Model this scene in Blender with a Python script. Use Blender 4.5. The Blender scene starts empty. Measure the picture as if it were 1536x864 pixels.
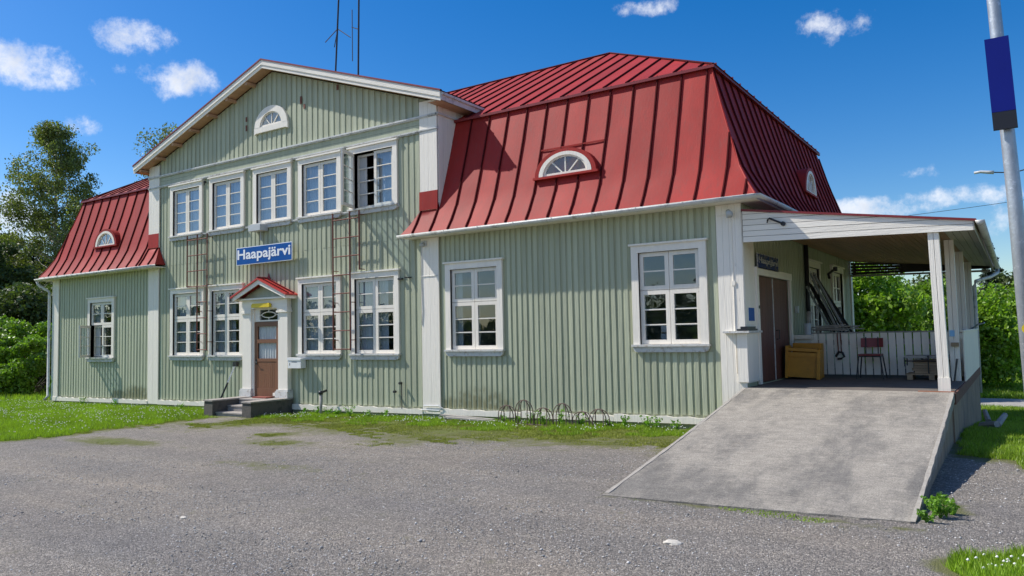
import bpy, math, random
import numpy as np
from mathutils import Vector, Matrix
S=bpy.context.scene; COL=S.collection
# ------------------------------------------------------------------ camera
F_PX=1141.664; YAW,PIT,ROL=[math.radians(a) for a in (33.597,3.472,-1.167)]
cam=bpy.data.cameras.new('camera'); co=bpy.data.objects.new('camera',cam); COL.objects.link(co); S.camera=co
cam.sensor_width=36; cam.lens=36*F_PX/1536; cam.clip_end=5000; cam.clip_start=.05
fw=Vector((-math.sin(YAW)*math.cos(PIT),math.cos(YAW)*math.cos(PIT),math.sin(PIT)))
rt=Vector((math.cos(YAW),math.sin(YAW),0)); up=rt.cross(fw)
rt,up=rt*math.cos(ROL)+up*math.sin(ROL),-rt*math.sin(ROL)+up*math.cos(ROL)
M=Matrix((rt,up,-fw)).transposed().to_4x4(); M.translation=Vector((3.955,-13.263,1.65)); co.matrix_world=M
# ------------------------------------------------------------------ light and sky
SUN=Vector((-.85,-.32,1.0)).normalized()
S.view_settings.view_transform='Standard'; S.view_settings.look='None'; S.view_settings.exposure=0.24; S.view_settings.gamma=1
sl=bpy.data.lights.new('sun','SUN'); sl.energy=4.7; sl.angle=math.radians(.53); sl.color=(1,.955,.88)
so=bpy.data.objects.new('sun',sl); COL.objects.link(so); so.rotation_euler=SUN.to_track_quat('Z','Y').to_euler(); so.location=(-20,-10,30)
W=bpy.data.worlds.new('World'); S.world=W; W.use_nodes=True
nt=W.node_tree; nt.nodes.clear()
def N(nt,t,**k):
    n=nt.nodes.new(t)
    for a,b in k.items():
        if a.startswith('i_'):
            n.inputs[a[2:].replace('_',' ')].default_value=b
        else: setattr(n,a,b)
    return n
sky=N(nt,'ShaderNodeTexSky',sky_type='NISHITA',sun_disc=False,sun_elevation=math.asin(SUN.z),sun_rotation=math.atan2(SUN.x,SUN.y)%(2*math.pi),altitude=100,air_density=1.0,dust_density=.6,ozone_density=3.0)
hs=N(nt,'ShaderNodeHueSaturation'); hs.inputs['Saturation'].default_value=1.46; hs.inputs['Value'].default_value=.86; hs.inputs['Hue'].default_value=.507
nt.links.new(sky.outputs[0],hs.inputs['Color'])
tc=N(nt,'ShaderNodeTexCoord'); 
def ray(px,py): return (fw+rt*((px-768)/F_PX)-up*((py-432)/F_PX)).normalized()
# cumulus clouds: (direction, angular half-width, half-height, strength); a few stand where the photograph has them, others are added out of view to whiten and brighten the light on the facade
CL=[(ray(42,100),.056,.026,.95),(ray(215,60),.048,.022,.95),(ray(275,115),.050,.026,1),(ray(128,188),.021,.013,.85),(ray(965,12),.040,.011,.75),(ray(1255,38),.044,.022,.78),(ray(1440,297),.06,.014,.8),(ray(1290,316),.055,.014,.95),(ray(1360,305),.05,.012,.5),(ray(2,335),.045,.040,1.1),(ray(180,100),.018,.010,.45),(ray(1500,332),.05,.02,.6),(ray(1390,258),.025,.009,.4),(ray(0,372),.05,.022,.8),(ray(1320,45),.025,.013,.3)]
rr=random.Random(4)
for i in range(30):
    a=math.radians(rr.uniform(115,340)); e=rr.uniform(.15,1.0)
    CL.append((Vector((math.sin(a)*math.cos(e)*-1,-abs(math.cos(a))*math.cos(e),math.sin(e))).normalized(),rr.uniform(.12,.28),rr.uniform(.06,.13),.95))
nz=N(nt,'ShaderNodeTexNoise',noise_dimensions='3D'); nz.inputs['Scale'].default_value=26; nz.inputs['Detail'].default_value=9; nz.inputs['Roughness'].default_value=.66
nt.links.new(tc.outputs['Generated'],nz.inputs['Vector'])
nz2=N(nt,'ShaderNodeTexNoise',noise_dimensions='3D'); nz2.inputs['Scale'].default_value=9; nz2.inputs['Detail'].default_value=3
nt.links.new(tc.outputs['Generated'],nz2.inputs['Vector'])
def math_(op,a,b=None):
    m=N(nt,'ShaderNodeMath',operation=op)
    for i,x in enumerate((a,b)):
        if x is None: continue
        if isinstance(x,(int,float)): m.inputs[i].default_value=x
        else: nt.links.new(x,m.inputs[i])
    return m.outputs[0]
def dot(v):
    d=N(nt,'ShaderNodeVectorMath',operation='DOT_PRODUCT'); nt.links.new(tc.outputs['Generated'],d.inputs[0]); d.inputs[1].default_value=v; return d.outputs['Value']
mask=None
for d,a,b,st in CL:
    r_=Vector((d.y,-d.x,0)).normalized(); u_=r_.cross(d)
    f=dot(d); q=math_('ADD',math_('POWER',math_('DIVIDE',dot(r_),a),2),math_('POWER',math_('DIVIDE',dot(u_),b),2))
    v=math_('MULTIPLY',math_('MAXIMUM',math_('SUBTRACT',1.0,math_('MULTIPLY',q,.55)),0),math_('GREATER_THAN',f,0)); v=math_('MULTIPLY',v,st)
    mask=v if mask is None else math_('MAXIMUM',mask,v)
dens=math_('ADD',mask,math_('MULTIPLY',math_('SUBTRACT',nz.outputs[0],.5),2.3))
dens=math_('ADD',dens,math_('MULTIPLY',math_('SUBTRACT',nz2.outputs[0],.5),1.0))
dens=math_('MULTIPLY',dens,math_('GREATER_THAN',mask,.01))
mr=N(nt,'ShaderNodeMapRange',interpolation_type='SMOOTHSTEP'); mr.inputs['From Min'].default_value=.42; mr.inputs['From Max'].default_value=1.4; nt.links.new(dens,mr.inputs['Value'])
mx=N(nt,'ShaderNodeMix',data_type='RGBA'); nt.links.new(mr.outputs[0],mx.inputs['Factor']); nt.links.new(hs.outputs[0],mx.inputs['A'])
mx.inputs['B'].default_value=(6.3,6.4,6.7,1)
sh=N(nt,'ShaderNodeMapRange',interpolation_type='SMOOTHSTEP'); sh.inputs['From Min'].default_value=.8; sh.inputs['From Max'].default_value=1.5; sh.inputs['To Min'].default_value=1.0; sh.inputs['To Max'].default_value=.0
nz3=N(nt,'ShaderNodeTexNoise',noise_dimensions='3D'); nz3.inputs['Scale'].default_value=20; nz3.inputs['Detail'].default_value=5; nt.links.new(tc.outputs['Generated'],nz3.inputs['Vector'])
nt.links.new(math_('ADD',dens,math_('MULTIPLY',math_('SUBTRACT',nz3.outputs[0],.5),2.0)),sh.inputs['Value'])
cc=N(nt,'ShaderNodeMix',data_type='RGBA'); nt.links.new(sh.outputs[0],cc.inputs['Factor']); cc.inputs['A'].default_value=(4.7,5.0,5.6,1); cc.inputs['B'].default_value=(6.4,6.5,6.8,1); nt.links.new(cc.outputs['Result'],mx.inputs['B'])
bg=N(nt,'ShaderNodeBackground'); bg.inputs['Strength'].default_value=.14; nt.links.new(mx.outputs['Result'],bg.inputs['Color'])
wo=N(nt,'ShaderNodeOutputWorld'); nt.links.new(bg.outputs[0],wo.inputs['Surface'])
R=random.Random(7)
# ------------------------------------------------------------------ helpers
class MB:
    def __init__(s,f=None): s.v=[];s.f=[];s.m=f
    def add(s,vs,fs):
        n=len(s.v); s.v+=[(s.m(*p) if s.m else tuple(p)) for p in vs]; s.f+=[tuple(n+i for i in q) for q in fs]; return s
    def box(s,a,b,c,d,e,f):
        x0,x1=min(a,b),max(a,b);y0,y1=min(c,d),max(c,d);z0,z1=min(e,f),max(e,f)
        return s.add([(x0,y0,z0),(x1,y0,z0),(x1,y1,z0),(x0,y1,z0),(x0,y0,z1),(x1,y0,z1),(x1,y1,z1),(x0,y1,z1)],
            [(0,3,2,1),(4,5,6,7),(0,1,5,4),(1,2,6,5),(2,3,7,6),(3,0,4,7)])
    def beam(s,p,q,w,h,upv=(0,0,1)):
        p=Vector(p);q=Vector(q);d=(q-p).normalized();u=Vector(upv)
        if abs(d.dot(u))>.98:u=Vector((0,1,0))
        r=d.cross(u).normalized();u=r.cross(d).normalized();r*=w/2;u*=h/2
        return s.add([p-r-u,p+r-u,p+r+u,p-r+u,q-r-u,q+r-u,q+r+u,q-r+u],[(0,3,2,1),(4,5,6,7),(0,1,5,4),(1,2,6,5),(2,3,7,6),(3,0,4,7)])
    def tube(s,pts,r,n=8,r1=None,cap=True):
        pts=[Vector(p) for p in pts]; m=len(pts); vs=[];fs=[]
        for i,p in enumerate(pts):
            d=(pts[min(i+1,m-1)]-pts[max(i-1,0)]).normalized(); a=Vector((0,0,1)) if abs(d.z)<.9 else Vector((1,0,0))
            x=d.cross(a).normalized(); y=d.cross(x); rad=r if r1 is None else r+(r1-r)*i/(m-1)
            for k in range(n): t=2*math.pi*k/n; vs.append(p+x*rad*math.cos(t)+y*rad*math.sin(t))
        for i in range(m-1):
            for k in range(n): fs.append((i*n+k,i*n+(k+1)%n,(i+1)*n+(k+1)%n,(i+1)*n+k))
        if cap: fs+= [tuple(range(n)),tuple(range((m-1)*n,m*n))]
        return s.add(vs,fs)
    def prism(s,poly,fn,a,b):   # poly 2-D points, fn(u,v,w)
        n=len(poly); vs=[fn(u,v,a) for u,v in poly]+[fn(u,v,b) for u,v in poly]
        return s.add(vs,[tuple(range(n)),tuple(range(2*n-1,n-1,-1))]+[(i,n+i,n+(i+1)%n,(i+1)%n) for i in range(n)])
    def build(s,name,mat,parent=None,smooth=False,kind=None,label=None):
        me=bpy.data.meshes.new(name); me.from_pydata([tuple(p) for p in s.v],[],s.f)
        if mat: me.materials.append(mat)
        import bmesh
        if len(s.f)<6000:
            bm=bmesh.new(); bm.from_mesh(me); bmesh.ops.recalc_face_normals(bm,faces=bm.faces); bm.to_mesh(me); bm.free()
        if smooth:
            for p in me.polygons:p.use_smooth=True
        return link(name,me,parent,kind,label)
def link(name,me,parent=None,kind=None,label=None):
    o=bpy.data.objects.new(name,me); COL.objects.link(o)
    if parent: o.parent=parent; o.matrix_parent_inverse=Matrix.Translation(parent_loc(parent)).inverted()
    if kind:o['kind']=kind
    if label:o['label']=label
    return o
def parent_loc(p):
    v=Vector(p.location)
    while p.parent: 
        break
    return v if p.type=='EMPTY' else Vector((0,0,0))
def tag(o,label=None,cat=None,group=None,kind=None):
    if label:o['label']=label
    if cat:o['category']=cat
    if group:o['group']=group
    if kind:o['kind']=kind
    return o
def thing(name,label,cat,loc=(0,0,0),group=None):
    o=bpy.data.objects.new(name,None); COL.objects.link(o); o.location=loc; o.empty_display_size=.2
    return tag(o,label,cat,group)
FR=lambda u,v,w:(u,-w,v)            # front facade: u=X, v=Z, w outward
ER=lambda u,v,w:(w,u,v)             # right end wall: u=Y, v=Z, w outward
def ident(x,y,z): return (x,y,z)
# ------------------------------------------------------------------ materials
MATS={}
def mat(name,col,rough=.6,var=.12,scale=6,stretch=(1,1,1),bump=.0,bscale=60,bstr=(1,1,1),metal=0,spec=.5,objvar=.0,dirt=None,dirtcol=(.1,.09,.07),island=0,coat=0,trans=0):
    m=bpy.data.materials.new(name); m.use_nodes=True; t=m.node_tree; t.nodes.clear(); L=t.links.new
    o=N(t,'ShaderNodeOutputMaterial'); b=N(t,'ShaderNodeBsdfPrincipled'); L(b.outputs[0],o.inputs[0])
    b.inputs['Roughness'].default_value=rough; b.inputs['Metallic'].default_value=metal; b.inputs['Specular IOR Level'].default_value=spec; b.inputs['Coat Weight'].default_value=coat
    c=N(t,'ShaderNodeTexCoord'); mp=N(t,'ShaderNodeMapping'); mp.inputs['Scale'].default_value=stretch; L(c.outputs['Object'],mp.inputs[0])
    n=N(t,'ShaderNodeTexNoise'); n.inputs['Scale'].default_value=scale; n.inputs['Detail'].default_value=6; n.inputs['Roughness'].default_value=.65; L(mp.outputs[0],n.inputs[0])
    mr=N(t,'ShaderNodeMapRange'); mr.inputs['From Min'].default_value=.3; mr.inputs['From Max'].default_value=.7; mr.inputs['To Min'].default_value=1-var; mr.inputs['To Max'].default_value=1+var; L(n.outputs[0],mr.inputs[0])
    val=mr.outputs[0]
    if objvar:
        oi=N(t,'ShaderNodeObjectInfo'); m2=N(t,'ShaderNodeMapRange'); m2.inputs['To Min'].default_value=1-objvar; m2.inputs['To Max'].default_value=1+objvar; L(oi.outputs['Random'],m2.inputs[0])
        k=N(t,'ShaderNodeMath',operation='MULTIPLY'); L(val,k.inputs[0]); L(m2.outputs[0],k.inputs[1]); val=k.outputs[0]
    if island:
        gi=N(t,'ShaderNodeNewGeometry'); m2=N(t,'ShaderNodeMapRange'); m2.inputs['To Min'].default_value=1-island; m2.inputs['To Max'].default_value=1+island; L(gi.outputs['Random Per Island'],m2.inputs[0])
        k=N(t,'ShaderNodeMath',operation='MULTIPLY'); L(val,k.inputs[0]); L(m2.outputs[0],k.inputs[1]); val=k.outputs[0]
    hv=N(t,'ShaderNodeVectorMath',operation='SCALE'); hv.inputs[0].default_value=col; L(val,hv.inputs['Scale']); out=hv.outputs[0]
    if dirt:
        n2=N(t,'ShaderNodeTexNoise'); n2.inputs['Scale'].default_value=dirt[0]; n2.inputs['Detail'].default_value=8; n2.inputs['Roughness'].default_value=.7
        mp2=N(t,'ShaderNodeMapping'); mp2.inputs['Scale'].default_value=dirt[3] if len(dirt)>3 else (1,1,1); L(c.outputs['Object'],mp2.inputs[0]); L(mp2.outputs[0],n2.inputs[0])
        r=N(t,'ShaderNodeMapRange',interpolation_type='SMOOTHSTEP'); r.inputs['From Min'].default_value=dirt[1]; r.inputs['From Max'].default_value=dirt[2]; L(n2.outputs[0],r.inputs[0])
        x=N(t,'ShaderNodeMix',data_type='RGBA'); L(r.outputs[0],x.inputs['Factor']); L(out,x.inputs['A']); x.inputs['B'].default_value=(*dirtcol,1); out=x.outputs['Result']
    L(out,b.inputs['Base Color'])
    if bump:
        n3=N(t,'ShaderNodeTexNoise'); n3.inputs['Scale'].default_value=bscale; n3.inputs['Detail'].default_value=4
        mp3=N(t,'ShaderNodeMapping'); mp3.inputs['Scale'].default_value=bstr; L(c.outputs['Object'],mp3.inputs[0]); L(mp3.outputs[0],n3.inputs[0])
        bp=N(t,'ShaderNodeBump'); bp.inputs['Strength'].default_value=bump; bp.inputs['Distance'].default_value=.02; L(n3.outputs[0],bp.inputs['Height']); L(bp.outputs[0],b.inputs['Normal'])
    if trans:
        tr=N(t,'ShaderNodeBsdfTranslucent'); ms=N(t,'ShaderNodeMixShader'); ms.inputs[0].default_value=trans; s2=N(t,'ShaderNodeVectorMath',operation='MULTIPLY'); L(out,s2.inputs[0]); s2.inputs[1].default_value=(1.3,1.5,.5)
        L(s2.outputs[0],tr.inputs[0]); L(b.outputs[0],ms.inputs[1]); L(tr.outputs[0],ms.inputs[2]); L(ms.outputs[0],o.inputs[0])
    MATS[name]=m; return m
V=(1,1,.06)
GREEN=mat('green_paint',(.42,.445,.315),.6,.12,9,V,.35,50,V,objvar=.10,dirt=(5,.66,.80,(1,1,.25)),dirtcol=(.22,.24,.16))
def stain(m_):
    t=m_.node_tree; L=t.links.new; b=[n for n in t.nodes if n.type=='BSDF_PRINCIPLED'][0]; src=b.inputs['Base Color'].links[0].from_socket
    g=N(t,'ShaderNodeNewGeometry'); sp_=N(t,'ShaderNodeSeparateXYZ'); L(g.outputs['Position'],sp_.inputs[0]); tot=None
    def mm(op,a,b_):
        x=N(t,'ShaderNodeMath',operation=op)
        for i,v in enumerate((a,b_)):
            if isinstance(v,(int,float)): x.inputs[i].default_value=v
            else: L(v,x.inputs[i])
        return x.outputs[0]
    for cx,wx,hh in ((-5.7,1.2,.75),(-6.6,.4,.5),(-18.9,1.0,.45),(-19.9,.5,.25)):
        a=mm('SUBTRACT',1,mm('POWER',mm('DIVIDE',mm('SUBTRACT',sp_.outputs[0],cx),wx),2)); b2=mm('DIVIDE',mm('SUBTRACT',hh,sp_.outputs[2]),hh); q=mm('MULTIPLY',mm('MAXIMUM',a,0),mm('MAXIMUM',b2,0)); tot=q if tot is None else mm('MAXIMUM',tot,q)
    n=N(t,'ShaderNodeTexNoise'); n.inputs['Scale'].default_value=7; n.inputs['Detail'].default_value=7; L(g.outputs['Position'],n.inputs[0])
    f=mm('MULTIPLY',tot,mm('MULTIPLY',n.outputs[0],2.0)); r=N(t,'ShaderNodeMapRange',interpolation_type='SMOOTHSTEP'); r.inputs['From Min'].default_value=.12; r.inputs['From Max'].default_value=.75; r.inputs['To Max'].default_value=.8; L(f,r.inputs[0])
    x=N(t,'ShaderNodeMix',data_type='RGBA'); L(r.outputs[0],x.inputs['Factor']); L(src,x.inputs['A']); x.inputs['B'].default_value=(.15,.14,.06,1); L(x.outputs['Result'],b.inputs['Base Color'])
stain(GREEN)
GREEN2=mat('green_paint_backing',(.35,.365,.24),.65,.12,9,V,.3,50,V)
WHITE=mat('white_paint',(.85,.79,.69),.5,.05,7,V,.3,45,V,objvar=.03,dirt=(9,.62,.82,(1,1,.3)),dirtcol=(.42,.39,.34))
WHITEH=mat('white_paint_planks',(.83,.775,.68),.5,.07,6,(.1,1,1),.25,45,(.1,1,1),objvar=.05,dirt=(7,.66,.84,(.3,1,1)),dirtcol=(.40,.37,.31))
SASH=mat('sash_paint',(.83,.77,.67),.5,.06,10,V,.2,60,V,dirt=(14,.62,.78),dirtcol=(.42,.36,.29))
SILLM=mat('weathered_sill',(.60,.59,.56),.6,.12,10,(.3,1,1),.3,60,dirt=(12,.5,.72),dirtcol=(.34,.27,.2))
RED=mat('red_roof_paint',(.315,.025,.020),.60,.14,2.2,(1,1,.35),.08,38,(1,1,.05),objvar=.12,dirt=(15,.47,.80,(1,1,.07)),dirtcol=(.24,.040,.034),spec=.2)
SEAM=mat('red_seam_paint',(.07,.007,.008),.8,.1,6,spec=.08)
REDT=mat('red_trim',(.20,.017,.020),.45,.1,6)
GUT=mat('gutter_paint',(.60,.60,.58),.45,.1,6,(1,1,1),.2,30,dirt=(4,.5,.68),dirtcol=(.30,.29,.26))
BROWN=mat('brown_door_paint',(.19,.082,.04),.5,.12,8,V,.25,50,V,objvar=.04)
BROWN2=mat('dark_brown_door_paint',(.13,.045,.028),.6,.2,5,V,.3,40,V,dirt=(6,.58,.75,V),dirtcol=(.07,.035,.025))
RUST=mat('rusty_steel',(.17,.055,.036),.75,.3,20,(1,1,1),.3,80)
DARKM=mat('dark_steel',(.025,.025,.028),.45,.2,12)
BLACK=mat('black_plastic',(.018,.018,.02),.4,.2,12)
GALV=mat('galvanised_steel',(.42,.45,.48),.42,.14,14,(1,1,.5),.15,30,metal=.55,dirt=(16,.58,.64),dirtcol=(.62,.64,.67))
CONC=mat('ramp_concrete',(.17,.158,.14),.85,.16,2.2,(1,.5,1),.6,80,dirt=(.75,.40,.60,(1.3,.4,1)),dirtcol=(.315,.285,.24))
def roughen(m_,worn=(.40,.36,.30)):
    t=m_.node_tree; L=t.links.new; b=[n for n in t.nodes if n.type=='BSDF_PRINCIPLED'][0]; src=b.inputs['Base Color'].links[0].from_socket
    c=N(t,'ShaderNodeTexCoord'); 
    def nz(sc,det,st=(1,1,1)):
        mp=N(t,'ShaderNodeMapping'); mp.inputs['Scale'].default_value=st; L(c.outputs['Object'],mp.inputs[0]); n=N(t,'ShaderNodeTexNoise'); n.inputs['Scale'].default_value=sc; n.inputs['Detail'].default_value=det; n.inputs['Roughness'].default_value=.7; L(mp.outputs[0],n.inputs[0]); return n.outputs[0]
    def mr(v,a,b_,lo,hi):
        r=N(t,'ShaderNodeMapRange'); r.inputs['From Min'].default_value=a; r.inputs['From Max'].default_value=b_; r.inputs['To Min'].default_value=lo; r.inputs['To Max'].default_value=hi; L(v,r.inputs[0]); return r.outputs[0]
    def scale(col,v):
        x=N(t,'ShaderNodeVectorMath',operation='SCALE'); L(col,x.inputs[0]); L(v,x.inputs['Scale']); return x.outputs[0]
    col=scale(src,mr(nz(70,5),.35,.65,.6,1.4)); col=scale(col,mr(nz(1.0,6,(4,26,1)),.3,.7,.78,1.22)); col=scale(col,mr(nz(5,7),.3,.7,.84,1.16))
    for sc,w in ((2.1,.006),(3.7,.006)):
        d=N(t,'ShaderNodeMath',operation='ABSOLUTE'); q=N(t,'ShaderNodeMath',operation='SUBTRACT'); L(nz(sc,2,(1,1.7,1)),q.inputs[0]); q.inputs[1].default_value=.5; L(q.outputs[0],d.inputs[0])
        k=N(t,'ShaderNodeMath',operation='MULTIPLY'); L(mr(d.outputs[0],0,w,.7,0),k.inputs[0]); L(mr(nz(9,3),.45,.6,0,1),k.inputs[1]); k.use_clamp=True
        x=N(t,'ShaderNodeMix',data_type='RGBA'); L(k.outputs[0],x.inputs['Factor']); L(col,x.inputs['A']); x.inputs['B'].default_value=(*worn,1); col=x.outputs['Result']
    L(col,b.inputs['Base Color'])
roughen(CONC)
DECKM=mat('deck_concrete',(.13,.112,.096),.85,.2,2,(1,1,1),.4,70)
CONCD=mat('dark_concrete',(.115,.105,.09),.9,.3,5,(1,1,1),.6,30,dirt=(5,.45,.66),dirtcol=(.055,.055,.05))
CONCS=mat('side_concrete',(.31,.225,.16),.88,.2,3,(1,1,.5),.5,40,dirt=(5,.5,.68,(1,1,.35)),dirtcol=(.15,.125,.105))
STEP=mat('step_concrete',(.33,.30,.27),.85,.15,9,(1,1,1),.4,60)
RUSTB=mat('rusty_edge_beam',(.17,.075,.05),.8,.3,10,(1,1,1),.3,60)
SOFF=mat('soffit_boards',(.50,.29,.17),.6,.14,7,(1,.1,1),.2,40,objvar=.1)
WOOD=mat('bare_wood',(.36,.25,.15),.75,.22,14,(.15,1,1),.3,60,objvar=.12)
GREYW=mat('grey_weathered_wood',(.33,.31,.28),.8,.25,12,(.2,1,1),.3,50,objvar=.12)
YEL=mat('ochre_painted_board',(.55,.24,.015),.5,.15,5,(1,1,1),.1,30,dirt=(7,.6,.76),dirtcol=(.26,.13,.03))
YLAMP=mat('yellow_plastic',(.75,.55,.02),.4,.08,10)
REDP=mat('red_seat_plastic',(.20,.014,.014),.4,.1,10)
BLUE=mat('blue_sign_enamel',(.004,.085,.33),.5,.07,4,spec=.15,dirt=(8,.7,.85),dirtcol=(.04,.12,.3))
BLUED=mat('faded_blue_enamel',(.012,.035,.15),.6,.3,7,spec=.15,dirt=(9,.5,.62),dirtcol=(.16,.15,.13))
NAVY=mat('navy_sign_panel',(.006,.014,.19),.5,.05,4,spec=.15)
NAVYD=mat('black_sign_foot',(.006,.007,.014),.5,.05,4)
LETT=mat('white_letters',(.82,.83,.85),.4,.03,8)
LETTD=mat('worn_letters',(.45,.45,.44),.6,.2,20,dirt=(24,.5,.6),dirtcol=(.05,.06,.1))
CURT=mat('curtain_cloth',(.66,.67,.67),.9,.08,4,V)
DARK=mat('dark_interior',(.03,.03,.032),.9,.1,2)
ROOM=mat('room_plaster',(.6,.58,.54),.9,.1,2)
ALUM=mat('grey_plastic',(.5,.52,.53),.5,.06,8)
STONE=mat('foundation_stone',(.11,.105,.10),.9,.3,7,(1,1,1),.5,20)
BARK=mat('bark',(.10,.085,.07),.9,.35,8,(1,1,.3),.6,20)
BIRCHB=mat('birch_bark',(.42,.40,.37),.8,.15,6,(1,1,.3),.4,15,dirt=(6,.5,.6,(1,1,3)),dirtcol=(.05,.045,.04))
LEAFB=mat('birch_leaf',(.17,.20,.06),.55,.2,1.2,(1,1,1),island=.45,trans=.30)
LEAFS=mat('shrub_leaf',(.20,.33,.03),.42,.2,1.5,(1,1,1),island=.40,trans=.38)
LEAFM=mat('dark_shrub_leaf',(.17,.29,.03),.45,.25,1.0,(1,1,1),island=.4,trans=.3)
LEAFD=mat('dark_leaf',(.085,.12,.032),.55,.2,.8,(1,1,1),island=.4,trans=.25)
NEED=mat('spruce_needle',(.026,.045,.022),.7,.2,1,(1,1,1),island=.35,trans=.1)
WEED=mat('weed_leaf',(.17,.33,.03),.45,.15,5,(1,1,1),island=.35,trans=.35)
GRASSM=mat('grass_blade',(.235,.345,.03),.5,.25,.9,(1,1,1),island=.45,trans=.35)
MOSSM=mat('short_moss_grass',(.26,.28,.05),.7,.25,2,(1,1,1),island=.4,trans=.2)
PEB=mat('pebble',(.42,.405,.385),.85,.2,4,(1,1,1),island=.55)
PETAL=mat('white_petal',(.8,.8,.76),.6,.05,5)
ENAM=mat('white_enamel',(.78,.78,.76),.4,.04,5,dirt=(9,.6,.8),dirtcol=(.5,.46,.4))
def glass_mat(name,tint,refl=1.6):
    m=bpy.data.materials.new(name); m.use_nodes=True; t=m.node_tree; t.nodes.clear(); L=t.links.new
    o=N(t,'ShaderNodeOutputMaterial'); tr=N(t,'ShaderNodeBsdfTransparent'); tr.inputs[0].default_value=(*tint,1); g=N(t,'ShaderNodeBsdfGlossy'); g.inputs['Roughness'].default_value=.01; g.inputs[0].default_value=(.92,.95,1,1)
    fr=N(t,'ShaderNodeFresnel'); fr.inputs[0].default_value=1.5; mu=N(t,'ShaderNodeMath',operation='MULTIPLY',use_clamp=True); mu.inputs[1].default_value=refl; gm=N(t,'ShaderNodeNewGeometry'); iv=N(t,'ShaderNodeMath',operation='SUBTRACT'); iv.inputs[0].default_value=1; L(gm.outputs['Backfacing'],iv.inputs[1]); m3=N(t,'ShaderNodeMath',operation='MULTIPLY'); L(fr.outputs[0],m3.inputs[0]); L(iv.outputs[0],m3.inputs[1]); L(m3.outputs[0],mu.inputs[0])
    c=N(t,'ShaderNodeTexCoord'); n=N(t,'ShaderNodeTexNoise'); n.inputs['Scale'].default_value=2.2; L(c.outputs['Object'],n.inputs[0]); bp=N(t,'ShaderNodeBump'); bp.inputs['Strength'].default_value=.06; bp.inputs['Distance'].default_value=.05; L(n.outputs[0],bp.inputs['Height']); L(bp.outputs[0],g.inputs['Normal'])
    ms=N(t,'ShaderNodeMixShader'); L(mu.outputs[0],ms.inputs[0]); L(tr.outputs[0],ms.inputs[1]); L(g.outputs[0],ms.inputs[2]); L(ms.outputs[0],o.inputs[0]); return m
GLASS=glass_mat('window_glass',(.82,.87,.90),3.0)
GLASSB=glass_mat('ribbed_glass',(.92,.94,.93),1.2)
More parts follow.
